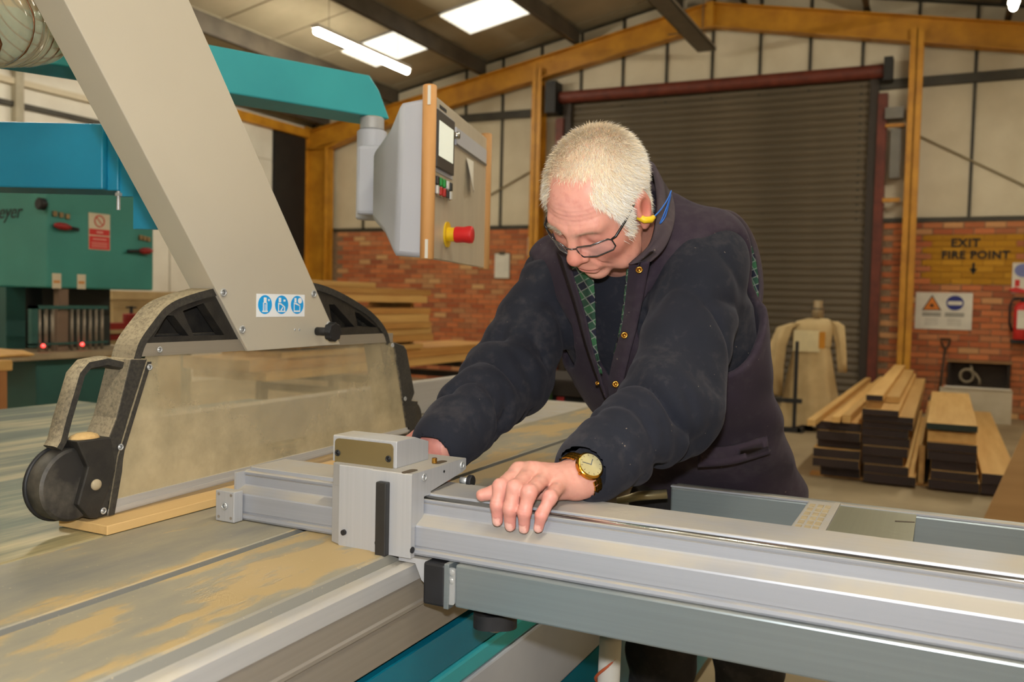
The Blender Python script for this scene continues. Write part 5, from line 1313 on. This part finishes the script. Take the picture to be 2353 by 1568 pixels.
# ---- body core under the clothes (neck to hips and arms)
TZ = np.array([.70, .78, .87, 1.00, 1.10, 1.19, 1.28, 1.36, 1.42, 1.47])
TX = np.array([-.455, -.458, -.464, -.488, -.508, -.518, -.525, -.545, -.553, -.553]); TY = np.array([2.09, 2.085, 2.050, 1.905, 1.790, 1.722, 1.685, 1.665, 1.655, 1.640])
RS = np.array([.150, .158, .165, .180, .194, .206, .208, .188, .130, .060]); RF_ = np.array([.13, .14, .145, .145, .148, .150, .138, .105, .080, .055])
SD = V3(.986, -.162, 0); FD = V3(-.162, -.986, 0)
def torso(P, off=0., fold=0.):
    z = P[:, 2]; cx_ = np.interp(z, TZ, TX); cy_ = np.interp(z, TZ, TY); rs = np.interp(z, TZ, RS) + off; rf = np.interp(z, TZ, RF_) + off
    dx, dy = P[:, 0] - cx_, P[:, 1] - cy_; s = dx * SD[0] + dy * SD[1]; f = dx * FD[0] + dy * FD[1]
    q = np.sqrt((s / rs) ** 2 + (f / rf) ** 2) + 1e-9
    d = (q - 1) * np.minimum(rs, rf) * .82
    d = smax(d, z - 1.468 - off, .02); d = smax(d, .72 - z, .01)
    if fold:
        d = d + fold * (np.sin(z * 62 + s * 34 + 1.3) * .5 + np.sin(z * 38 - s * 46 + f * 20) * .5) * np.clip((1.30 - z) / .3, .15, 1)
    return d.astype(f32)
def core(P):
    d = torso(P, -.03)
    for a, b, c in ((SHL, ELL_, WRL), (SHR, ELR, WRR)):
        d = smin(d, cap(P, a, b, .055, .043), .03); d = smin(d, cap(P, b, c, .043, .027), .02)
    return d
def inbox(P, lo, hi): return ((P > np.array(lo, f32)) & (P < np.array(hi, f32))).all(1)
def body(P):
    d = core(P)
    m = inbox(w2h(P), (-.14, -.17, -.30), (.14, .175, .19))
    if m.any(): d[m] = smin(d[m], head_sdf(w2h(P[m]).astype(f32)), .012)
    m = inbox(P, (-.65, 1.03, .90), (-.39, 1.34, 1.13))
    if m.any(): d[m] = np.minimum(d[m], handL(P[m]))
    m = inbox(P, (-.91, 1.18, .88), (-.65, 1.46, 1.16))
    if m.any(): d[m] = np.minimum(d[m], handR(P[m]))
    return smax(d, .96 - P[:, 2], .01) if False else np.where((P[:, 2] < .96) & (P[:, 1] > 1.45), np.maximum(d, .96 - P[:, 2]), d)
Vb, Qb = nets(body, (-.87, 1.06, .925), (-.27, 1.93, 1.63), .0022, 1, sparse=.048)
Cb = np.tile(srgb((214, 150, 130)), (len(Vb), 1)); Lb = w2h(Vb)
mh = inbox(Lb, (-.115, -.14, -.25), (.115, .15, .16)) & (Vb[:, 1] < 1.60); Cb[mh] = head_colours(Lb[mh])
mh = inbox(Vb, (-.63, 1.03, .90), (-.43, 1.26, 1.08)); Cb[mh] = hand_colours(Vb[mh])
mh = Vb[:, 0] < -.745; mh &= Vb[:, 1] < 1.35; Cb[mh] = srgb((200, 132, 118))
Cb = np.c_[Cb, np.ones(len(Cb))]
k = NT('skin'); k.rm(.5, 0, .4)
at = k.new('ShaderNodeAttribute'); at.attribute_name = 'Col'
nz = k.noise(k.coord((1, 1, 1)), 90, 4, .6)
k.setc(k.mix(k.math('MULTIPLY', k.ramp(nz, [(.5, (0, 0, 0, 1)), (.75, (1, 1, 1, 1))]), .35), at.outputs['Color'], lin((196, 116, 104))))
k.b.inputs['Subsurface Weight'].default_value = .12; k.b.inputs['Subsurface Radius'].default_value = (.010, .004, .002); k.b.inputs['Subsurface Scale'].default_value = .5
k.bump(k.noise(k.coord((1, 1, 1)), 420, 3), .12, .0006)
person = mesh_obj('person', Vb, Qb, k.m, None, Cb, base=(-.46, 2.05, 0))
tag(person, 'grey-haired man in navy sweatshirt and dark gilet leaning over the fence', 'person')

# ---- hair: short white strands
rng = np.random.default_rng(3)
fc = Vh[Qh].mean(1); e1 = Vh[Qh[:, 1]] - Vh[Qh[:, 0]]; e2 = Vh[Qh[:, 3]] - Vh[Qh[:, 0]]; nr = np.cross(e1, e2); area = np.linalg.norm(nr, axis=1); nr /= area[:, None] + 1e-12
hm = hair_mask(fc) * (fc[:, 2] > -.08)
thin = 1 - .55 * np.exp(-(fc[:, 0] / .05) ** 2) * np.clip((fc[:, 1] + .03) / .07, 0, 1) * np.clip((fc[:, 2] - .05) / .04, 0, 1)
pr = area * hm * thin; pr /= pr.sum()
NSTR = 34000; pick = rng.choice(len(fc), NSTR, p=pr)
Pp = fc[pick] + (rng.random((NSTR, 3)) - .5) * .0024; Nn = nr[pick]
wz = np.clip((Pp[:, 2] - .03) / .09, 0, 1)[:, None]; comb = wz * np.array([.25, .60, .05]) + (1 - wz) * np.array([0, -.30, -.85]); comb = comb - Nn * (comb * Nn).sum(1)[:, None]; comb /= np.linalg.norm(comb, axis=1)[:, None] + 1e-9
dirv = Nn * (.42 + .45 * rng.random((NSTR, 1))) + comb * (.75 + .3 * rng.random((NSTR, 1))) + rng.normal(0, .28, (NSTR, 3)); dirv /= np.linalg.norm(dirv, axis=1)[:, None]
Ln = (.009 + .007 * rng.random(NSTR))[:, None]; sd = np.cross(dirv, Nn) + rng.normal(0, .2, (NSTR, 3)); sd /= np.linalg.norm(sd, axis=1)[:, None] + 1e-9
wd = .00034
p0 = Pp - Nn * .001; p1 = Pp + dirv * Ln * .55 + Nn * .0005; p2 = Pp + dirv * Ln - Nn * .0012 + comb * Ln * .15
HV = np.stack([p0 - sd * wd, p0 + sd * wd, p1 + sd * wd * .8, p1 - sd * wd * .8, p2, p2], 1).reshape(-1, 3)
bi = (np.arange(NSTR) * 6)[:, None]
HQ = np.concatenate([bi + np.array([[0, 1, 2, 3]]), bi + np.array([[3, 2, 4, 5]])])
tone = rng.random(NSTR); hc_ = np.where((tone * .6 + .4 * np.clip((Pp[:, 2] - .03) / .07, 0, 1))[:, None] > .5, srgb((246, 228, 196)), srgb((238, 232, 220))) * (.82 + .28 * rng.random((NSTR, 1)))  # more warm strands on the crown, lamplight put into the hair colour
kh = NT('hair_white'); kh.rm(.5); ah = kh.new('ShaderNodeAttribute'); ah.attribute_name = 'Col'; kh.setc(ah.outputs['Color'])
HC = np.c_[np.repeat(hc_, 6, 0), np.ones(NSTR * 6)]
hair = mesh_obj('hair', h2w(HV), HQ, kh.m, person, HC); hair['label'] = 'short white hair'; hair['kind'] = 'stuff'
# eyebrows
NB_ = 420; bx_ = rng.choice([-1, 1], NB_) * (.012 + .032 * rng.random(NB_)); by_ = np.interp(np.abs(bx_), [.012, .045], [.1025, .0885]); bz_ = .0245 + rng.normal(0, .0022, NB_) - 4.0 * (np.abs(bx_) - .028) ** 2
Pe = np.stack([bx_, by_, bz_], 1); de = np.stack([np.sign(bx_) * .8, np.full(NB_, .35), .2 + rng.normal(0, .3, NB_)], 1); de /= np.linalg.norm(de, axis=1)[:, None]
se = np.cross(de, [0, 1, 0]); EV = np.stack([Pe - se * .0003, Pe + se * .0003, Pe + de * .008 + V3(0, .002, 0)], 1).reshape(-1, 3)
EQ = (np.arange(NB_) * 3)[:, None] + np.array([[0, 1, 2]])
eb = mesh_obj('eyebrows', h2w(EV), EQ, kh.m, person, np.c_[np.tile(srgb((206, 192, 168)), (NB_ * 3, 1)), np.ones(NB_ * 3)]); eb['kind'] = 'stuff'

# ---- clothes
def cloth_mat(name, a, b, dust, rough=.95, weave=900.):
    k = NT(name); k.rm(rough, 0, .15)
    v = k.coord((1, 1, 1)); f = k.noise(v, 7, 5, .6); g2 = k.noise(v, 60, 3)
    c = k.ramp(f, [(.3, a), (.7, b)])
    c = k.mix(k.math('MULTIPLY', k.ramp(k.math('ADD', k.math('MULTIPLY', f, .6), k.math('MULTIPLY', g2, .4)), [(.5, (0, 0, 0, 1)), (.68, (1, 1, 1, 1))]), .38), c, lin(dust))
    sp = k.ramp(k.noise(v, 130, 1), [(.79, (0, 0, 0, 1)), (.81, (1, 1, 1, 1))]); c = k.mix(k.math('MULTIPLY', sp, .6), c, lin((150, 136, 118)))
    k.setc(c); k.b.inputs['Sheen Weight'].default_value = .22; k.b.inputs['Sheen Tint'].default_value = lin((120, 116, 124))
    k.bump(k.noise(v, weave, 2), .25, .001); MATS[name] = k.m; return k.m
m_sweat = cloth_mat('navy_fleece', (33, 35, 43), (40, 41, 48), (84, 80, 80))
m_gilet = cloth_mat('gilet_cloth', (50, 41, 51), (57, 48, 56), (80, 73, 76))
m_trou = cloth_mat('trouser_cloth', (40, 38, 38), (50, 47, 45), (76, 70, 64))
def sleeve(P, S_, E_, Wr, side):
    """one sleeve with folds gathered at the elbow and above the cuff"""
    u1 = (E_ - S_) / np.linalg.norm(E_ - S_); u2 = (Wr - E_) / np.linalg.norm(Wr - E_); L1 = np.linalg.norm(E_ - S_); L2 = np.linalg.norm(Wr - E_)
    a, ta = cap(P, S_, E_, .073, .076, T=True); cf_ = Wr + (E_ - Wr) / L2 * .030
    b, tb_ = cap(P, E_, cf_, .074, .052, T=True)
    q = P - E_
    ang1 = np.arctan2(q @ np.cross(u1, [0, 0, 1.]).astype(f32), q @ np.cross(np.cross(u1, [0, 0, 1.]), u1).astype(f32))
    ang2 = np.arctan2(q @ np.cross(u2, [0, 0, 1.]).astype(f32), q @ np.cross(np.cross(u2, [0, 0, 1.]), u2).astype(f32))
    ridge = lambda ph: (1 - np.abs(np.sin(ph * .5))) ** 2.2
    nse = lambda s: .5 + .5 * np.sin(P[:, 0] * 31 + P[:, 2] * 23 + s + 1.5 * np.sin(P[:, 1] * 27 + s)) * np.sin(P[:, 1] * 19 - P[:, 2] * 29 + 2 * s)
    w1 = np.sin(ta * 17 + 1.6 * np.sin(ang1 + .6) + side) + .7 * np.sin(ta * 29 - 1.9 * np.sin(ang1 * 1 + 2.) + 2 * side)
    w2 = np.sin(tb_ * 21 + 2.2 * np.sin(ang2 + 1.1 + side)) + .7 * np.sin(tb_ * 36 + 1.4 * np.cos(ang2 - .5))
    a = a + .0022 * w1 * (.2 + .9 * ta) + .030 * nse(side) * ridge(13 * ta + ang1 + 1.3 * np.sin(2 * ang1 + 4 * ta) + side) * (.35 + .65 * ta) + .020 * nse(side + 2) * ridge(9 * ta - 2 * ang1 + 1.1 * np.sin(ang1 + 5 * ta))
    b0 = b.copy()
    b = b + .0022 * w2 + .028 * nse(side + 1) * ridge(19 * tb_ - ang2 + 1.4 * np.sin(2 * ang2 + 3 * tb_)) + .018 * nse(side + 4) * ridge(15 * tb_ + 2 * ang2 + 1.2 * np.sin(ang2 - 6 * tb_))
    b = np.where(tb_ > .7, b0 + (b - b0) * np.clip((1 - tb_) / .3, 0, 1), b)
    a = a - .006; b = b - .008 * np.clip((1 - tb_) / .3, .25, 1)
    # cloth bunched just above the cuff
    c = cap(P, cf_ + (E_ - Wr) / L2 * .040, cf_ + (E_ - Wr) / L2 * .020, .058, .055)
    d = smin(a, b, .04); return smin(d, c, .012)
def cuff(P, E_, Wr):
    u = (E_ - Wr) / np.linalg.norm(E_ - Wr); return cap(P, Wr + u * .020, Wr + u * .048, .0395, .042)
def sweat(P):
    d = torso(P, -.004, .002)
    d = smin(d, sleeve(P, SHL, ELL_, WRL, 0.), .03); d = smin(d, sleeve(P, SHR, ELR, WRR - eR * .022, 1.7), .03)
    d = smin(d, cuff(P, ELL_, WRL), .006); d = smin(d, cuff(P, ELR, WRR - eR * .022), .006)
    # hollow cuffs, neck opening
    for E_, Wr, r in ((ELL_, WRL, .0335), (ELR, WRR - eR * .022, .0335)):
        u = (E_ - Wr) / np.linalg.norm(E_ - Wr); d = smax(d, -cap(P, Wr - u * .03, Wr + u * .040, r), .004)
    return smax(d, .80 - P[:, 2], .01)
Vs, Qs = nets(sweat, (-.90, 1.19, .80), (-.20, 2.24, 1.49), .0048, 2)
sw = mesh_obj('sweatshirt', Vs, Qs, m_sweat, person); sw['label'] = 'navy fleece sweatshirt with dusty sleeves'
XO_Z = np.array([1.08, 1.115, 1.16, 1.25, 1.34, 1.40]); XO_A = np.array([-.560, -.570, -.590, -.602, -.622, -.635]); XO_B = np.array([-.560, -.556, -.548, -.515, -.484, -.47])
def gil(P):
    o = torso(P, .020, .0045)
    # the skirt of the gilet flares over the hips
    z = P[:, 2]; o = o - .014 * np.clip((1.02 - z) / .2, 0, 1)
    # shoulder caps
    o = smin(o, cap(P, SHL + (.006, .018, .026), SHR + (-.006, .018, .026), .070), .04)
    o = smin(o, cap(P, V3(-.520, 1.668, 1.452), V3(-.415, 1.668, 1.405), .050, .052), .03)
    d = smax(o, -(o + .011), .002)
    for S_, E_, r in ((SHL, ELL_, .100), (SHR, ELR, .098)):
        u = (E_ - S_) / np.linalg.norm(E_ - S_); out = (S_ - (SHL + SHR) / 2); out /= np.linalg.norm(out)
        m_ = out * .85 + u * .62 + V3(0, -.25, 0); m_ /= np.linalg.norm(m_)
        cut = np.maximum(-((P - (S_ + out * .042)) @ m_.astype(f32)), cap(P, S_, S_ + u * .20 + out * .05, r + .035))
        d = smax(d, -cut, .006)
    cy_ = np.interp(z, TZ, TY); xa = np.interp(z, XO_Z, XO_A); xb = np.interp(z, XO_Z, XO_B); mid = (xa + xb) / 2; hw = (xb - xa) / 2
    op = np.where((P[:, 1] < cy_ - .03) & (z > 1.08), np.abs(P[:, 0] - mid) - hw, .05)
    d = smax(d, -op.astype(f32), .004)
    # neck hole
    d = smax(d, -cap(P, V3(-.555, 1.665, 1.40), V3(-.545, 1.53, 1.50), .078, .09), .006)
    return smax(d, .80 - z, .006)
Vg, Qg = nets(gil, (-.86, 1.42, .74), (-.18, 2.26, 1.50), .0045, 2)
gl = mesh_obj('gilet', Vg, Qg, m_gilet, person); gl['label'] = 'dark purple-navy padded gilet'
def strip(name, A_, B_, m, n=8, th=.004, parent=gl, bulge=.0):
    """a band between two polylines"""
    Aq = cr([Vector(p) for p in A_], n); Bq = cr([Vector(p) for p in B_], n); P = []
    for a, b in zip(Aq, Bq):
        mid_ = (a + b) / 2 + Vector((.2, -1, .2)).normalized() * bulge; P.append([tuple(a), tuple(a * .25 + b * .25 + mid_ * .5), tuple(mid_), tuple(b * .75 - mid_ * 0 + mid_ * .25), tuple(b)])
    g = G().grid(P); o = obj(name, g, m, parent, smooth=True); so = o.modifiers.new('thick', 'SOLIDIFY'); so.thickness = th; so.offset = 0
    return o
lapA = [(-.486, 1.432, 1.343), (-.500, 1.462, 1.290), (-.517, 1.494, 1.235), (-.541, 1.523, 1.180), (-.558, 1.548, 1.125), (-.560, 1.575, 1.085)]
lapB = [(-.452, 1.440, 1.352), (-.470, 1.466, 1.292), (-.489, 1.495, 1.238), (-.510, 1.520, 1.183), (-.528, 1.545, 1.128), (-.532, 1.570, 1.088)]
lp = strip('lapel', lapA, lapB, m_gilet, bulge=.003)
rlA = [(-.648, 1.500, 1.372), (-.628, 1.500, 1.320), (-.612, 1.512, 1.262), (-.602, 1.532, 1.205), (-.588, 1.552, 1.150), (-.572, 1.570, 1.100)]
rlB = [(-.614, 1.478, 1.350), (-.600, 1.486, 1.302), (-.589, 1.500, 1.255), (-.583, 1.520, 1.203), (-.575, 1.543, 1.148), (-.566, 1.565, 1.100)]
strip('lapel', rlA, rlB, m_gilet, bulge=.003)
def plaid():
    k = NT('plaid_lining'); k.rm(.9)
    def bands(rot, sc, lo, hi):
        v = k.coord((1, 1, 1), rot); w_ = k.new('ShaderNodeTexWave'); w_.wave_type = 'BANDS'; w_.bands_direction = 'X'; w_.inputs['Scale'].default_value = sc
        k.l(v, w_.inputs['Vector']); return k.ramp(w_.outputs['Fac'], [(lo, (0, 0, 0, 1)), (hi, (1, 1, 1, 1))])
    a = bands((0, .5, .2), 11, .45, .55); b = bands((0, 2.07, .2), 11, .45, .55); c1 = bands((0, .5, .2), 22, .93, .97); c2 = bands((0, 2.07, .2), 22, .93, .97)
    c = k.mix(k.math('MULTIPLY', k.math('ADD', a, b), .5), lin((46, 92, 58)), lin((20, 22, 40))); c = k.mix(k.math('MULTIPLY', k.math('MAXIMUM', c1, c2), .35), c, lin((170, 170, 158)))
    k.setc(c); return k.m
m_plaid = plaid()
plA = [(-.613, 1.479, 1.349), (-.599, 1.487, 1.301), (-.588, 1.501, 1.254), (-.582, 1.521, 1.202), (-.5745, 1.544, 1.147)]
plB = [(-.572, 1.486, 1.340), (-.570, 1.494, 1.298), (-.572, 1.507, 1.252), (-.574, 1.524, 1.200), (-.570, 1.546, 1.147)]
strip('lining', plA, plB, m_plaid, th=.003)['label'] = 'green tartan lining turned out at the opening'
plC = [(-.489, 1.437, 1.338), (-.503, 1.468, 1.284), (-.520, 1.500, 1.230), (-.543, 1.528, 1.176)]; plD = [(-.494, 1.446, 1.338), (-.508, 1.476, 1.284), (-.525, 1.506, 1.230), (-.546, 1.532, 1.176)]
strip('lining', plC, plD, m_plaid, th=.002)
def stud(c, n, r=.0062):
    c = Vector(c); n = Vector(n).normalized(); return G().ring(c + n * .002, n, r * .75, r * .3, 18, 6).cyl(c, c + n * .0015, r * .7, 12)
for c in ((-.469, 1.4375, 1.336), (-.5115, 1.4955, 1.222), (-.5385, 1.532, 1.130)): obj('press_stud', stud(c, (.2, -1, .25)), m_brass, lp, smooth=True)
obj('press_stud', stud((-.580, 1.5495, 1.128), (-.1, -1, .2), .004), m_brass, gl, smooth=True)
# standing collar
colU = [(-.640, 1.500, 1.392), (-.640, 1.560, 1.455), (-.610, 1.615, 1.525), (-.558, 1.640, 1.552), (-.514, 1.628, 1.545), (-.482, 1.572, 1.490), (-.462, 1.503, 1.427), (-.456, 1.450, 1.378), (-.478, 1.415, 1.345)]
colL = [(-.665, 1.540, 1.385), (-.672, 1.590, 1.430), (-.640, 1.655, 1.475), (-.565, 1.690, 1.495), (-.496, 1.665, 1.492), (-.463, 1.598, 1.470), (-.440, 1.532, 1.424), (-.442, 1.484, 1.378), (-.456, 1.450, 1.350)]
m_coll = cloth_mat('collar_cloth', (66, 57, 62), (76, 66, 68), (96, 88, 86))
strip('collar', colU, colL, m_coll, th=.010)['label'] = 'stiff standing collar'
# piping along the left armhole edge
ph_ = [(-.395, 1.640, 1.452), (-.370, 1.690, 1.452), (-.350, 1.730, 1.425), (-.336, 1.762, 1.378), (-.330, 1.780, 1.315), (-.336, 1.782, 1.250)]
strip('armhole_edge', ph_, [(p[0] - .055, p[1] + .042, p[2] - .004) for p in ph_], m_gilet, th=.010)
obj('armhole_piping', G().tube(cr([Vector(p) for p in ph_], 6), .006, 8), m_coll, gl, smooth=True)
strip('armhole_lining', [(p[0] - .003, p[1] - .007, p[2] - .002) for p in ph_[2:]], [(p[0] - .050, p[1] + .030, p[2] - .006) for p in ph_[2:]], m_plaid, th=.003)
strip('pocket_flap', [(-.420, 1.690, 1.000), (-.360, 1.715, 1.008), (-.305, 1.762, 1.025)], [(-.424, 1.702, .962), (-.364, 1.727, .970), (-.300, 1.774, .990)], m_gilet, th=.006)
# trousers and boots
def trou(P):
    d = smin(ell(P, (-.46, 2.02, .83), (.185, .14, .13)), np.minimum(chain(P, [(-.375, 2.05, .80), (-.385, 2.09, .45), (-.375, 2.17, .06)], (.105, .078, .070), .03), chain(P, [(-.555, 2.03, .80), (-.575, 2.02, .45), (-.590, 2.08, .06)], (.105, .078, .070), .03)), .04)
    return smax(d + .003 * np.sin(P[:, 2] * 70 + P[:, 0] * 60), .035 - P[:, 2], .01)
Vt, Qt = nets(trou, (-.72, 1.82, .02), (-.22, 2.28, .97), .009, 2)
mesh_obj('trousers', Vt, Qt, m_trou, person)['label'] = 'dark work trousers'
for x, y in ((-.375, 2.17), (-.590, 2.08)):
    gb = G(); rings = []
    for (yy, wv, hh) in ((.09, .034, .06), (.07, .044, .10), (.0, .046, .11), (-.06, .046, .085), (-.12, .048, .06), (-.17, .042, .05), (-.20, .022, .03)):
        rings.append([(x + wv * math.cos(t), y + yy, max(.0, hh * .5 + hh * .5 * math.sin(t))) for t in [2 * PI * j / 18 for j in range(19)]])
    gb.grid(rings); obj('boot', gb, m_rub, person, smooth=True)

# ---- spectacles
def hl(*p): return Vector(h2w(np.array(p, float)))
gs = thing('spectacles', tuple(hl(0, .105, -.006)), 'narrow silver-framed spectacles low on the man\'s nose', 'spectacles')
m_spec = mat('spectacle_metal', (120, 120, 122), .22, .9, scale=30); m_specb = mat('spectacle_black', (24, 24, 26), .35, scale=10)
kg = NT('spectacle_glass'); kg.rm(.03); kg.setc((.9, .93, .95, 1)); kg.b.inputs['Alpha'].default_value = .07
def lens_pt(s, a, b): # a across 0..1 outwards, b up
    x = .0105 + .053 * a; y = .1135 - .030 * a * a - .004 * (1 - b) ; z = -.024 + .030 * b; return hl(s * x, y, z)
for s in (1, -1):
    loop = [(0.08, 0), (.5, -.04), (.92, 0), (1, .2), (1, .8), (.94, 1), (.5, 1.03), (.08, 1), (0, .75), (0, .25), (.08, 0)]
    fr_ = obj('rim', G().tube([lens_pt(s, a, b) for a, b in loop], .0013, 8), m_spec, gs, smooth=True)
    P = [[tuple(lens_pt(s, a, b)) for b in (0, .25, .5, .75, 1)] for a in (0.02, .25, .5, .75, .98)]
    ln = obj('lens', G().grid(P), kg.m, gs, smooth=True); ln.modifiers.new('thick', 'SOLIDIFY').thickness = .0012
    obj('temple_arm', G().tube([lens_pt(s, 1, .85), hl(s * .0695, .078, .004), hl(s * .0755, .045, .010), hl(s * .0795, .018, .018), hl(s * .081, -.002, .019), hl(s * .081, -.018, .004)], [.0016, .0022, .0022, .0020, .0020, .0016], 8), m_specb, gs, smooth=True)
obj('bridge', G().tube([lens_pt(1, 0, .8), hl(.004, .1175, .003), hl(-.004, .1175, .003), lens_pt(-1, 0, .8)], .0013, 8), m_spec, gs, smooth=True)
# ---- ear plugs on a cord
ep = thing('ear_plugs', tuple(hl(.09, .005, -.012)), 'yellow ear plug on a blue cord in the man\'s ear', 'ear plugs')
m_eyel = mat('plug_yellow', (240, 200, 30), .5, scale=9)
obj('plug', G().tube([hl(.080, .022, -.008), hl(.091, .022, -.014), hl(.097, .014, -.021), hl(.098, .006, -.023)], [.005, .0058, .0056, .004], 14), m_eyel, ep, smooth=True, label='yellow foam plug')
cord = [hl(.098, .006, -.023), hl(.100, -.016, -.028), hl(.098, -.046, -.034), hl(.096, -.064, -.034)]
obj('cord', G().tube(cr(cord, 6), .0013, 6), mat('cord_blue', (50, 110, 196), .5, scale=9), ep, smooth=True)
cord2 = [hl(.096, -.064, -.034), hl(.092, -.052, -.050), hl(.086, -.034, -.066), hl(.080, -.026, -.078), hl(.086, -.040, -.072), hl(.094, -.062, -.042)]
obj('cord', G().tube(cr(cord2, 6), .0013, 6), MATS['cord_blue'], ep, smooth=True)
# ---- wrist watch
n_ = V3(.64, -.48, .60); n_ -= eL * (n_ @ eL); n_ /= np.linalg.norm(n_); t_ = np.cross(eL, n_)
WC = WRL + eL * .004
M = frame(tuple(WC), tuple(t_), tuple(eL), tuple(n_))      # x round the wrist, y along the arm, z out of the dial
wt_ = thing('wrist_watch', tuple(WC), 'gold wrist watch with a champagne dial on the man\'s left wrist', 'watch')
m_gold = mat('gold', (214, 160, 62), .2, .95, rgb2=(190, 136, 44), scale=30)
rx, rz = .0365, .0315
link = None
for i in range(26):
    a = 2 * PI * i / 26 + PI / 2
    if abs(((a - PI / 2 + PI) % (2 * PI)) - PI) < .62: continue
    c = Vector((rx * math.cos(a), 0, rz * math.sin(a))); tx = Vector((-rx * math.sin(a), 0, rz * math.cos(a))).normalized(); oz = Vector((0, 1, 0)).cross(tx) * -1
    Ml = M @ frame(c, tx, (0, 1, 0), tx.cross(Vector((0, 1, 0))))
    for y in (-.0058, 0, .0058): obj('strap_link', G().box(-.0034, .0034, y - .0026, y + .0026, -.0012, .0014, Ml, b=.0005), m_gold, wt_)
zc = rz + .001
obj('case', G().tube([M @ Vector((0, 0, z)) for z in (zc - .004, zc - .003, zc + .003, zc + .0045, zc + .005)], [.0190, .0212, .0212, .0198, .0182], 32), m_gold, wt_, auto=40)
dl = obj('dial', G().cyl(M @ Vector((0, 0, zc + .0045)), M @ Vector((0, 0, zc + .0053)), .0180, 32), mat('dial_champagne', (226, 206, 132), .35, .3, scale=10), wt_)
hd_ = G()
for ang, L_, w_ in ((.5, .010, .0007), (2.3, .014, .0006)):
    Mh = M @ Matrix.Rotation(ang, 4, 'Z'); hd_.box(-w_, w_, -.001, L_, zc + .0056, zc + .0059, Mh)
obj('hands', hd_, m_rub, dl)
mk = G()
for i in range(12):
    Mh = M @ Matrix.Rotation(i * PI / 6, 4, 'Z'); mk.box(-.0004, .0004, .0140, .0168, zc + .0054, zc + .0056, Mh)
obj('hour_marks', mk, mat('gold_dark', (120, 84, 30), .4, .6, scale=9), dl)
obj('crystal', G().tube([M @ Vector((0, 0, z)) for z in (zc + .0060, zc + .0064, zc + .0066)], [.0180, .0168, .005], 28), kg.m, wt_, smooth=True)
obj('crown', G().cyl(M @ Vector((0, -.0210, zc)), M @ Vector((0, -.0240, zc)), .0022, 10), m_gold, wt_)
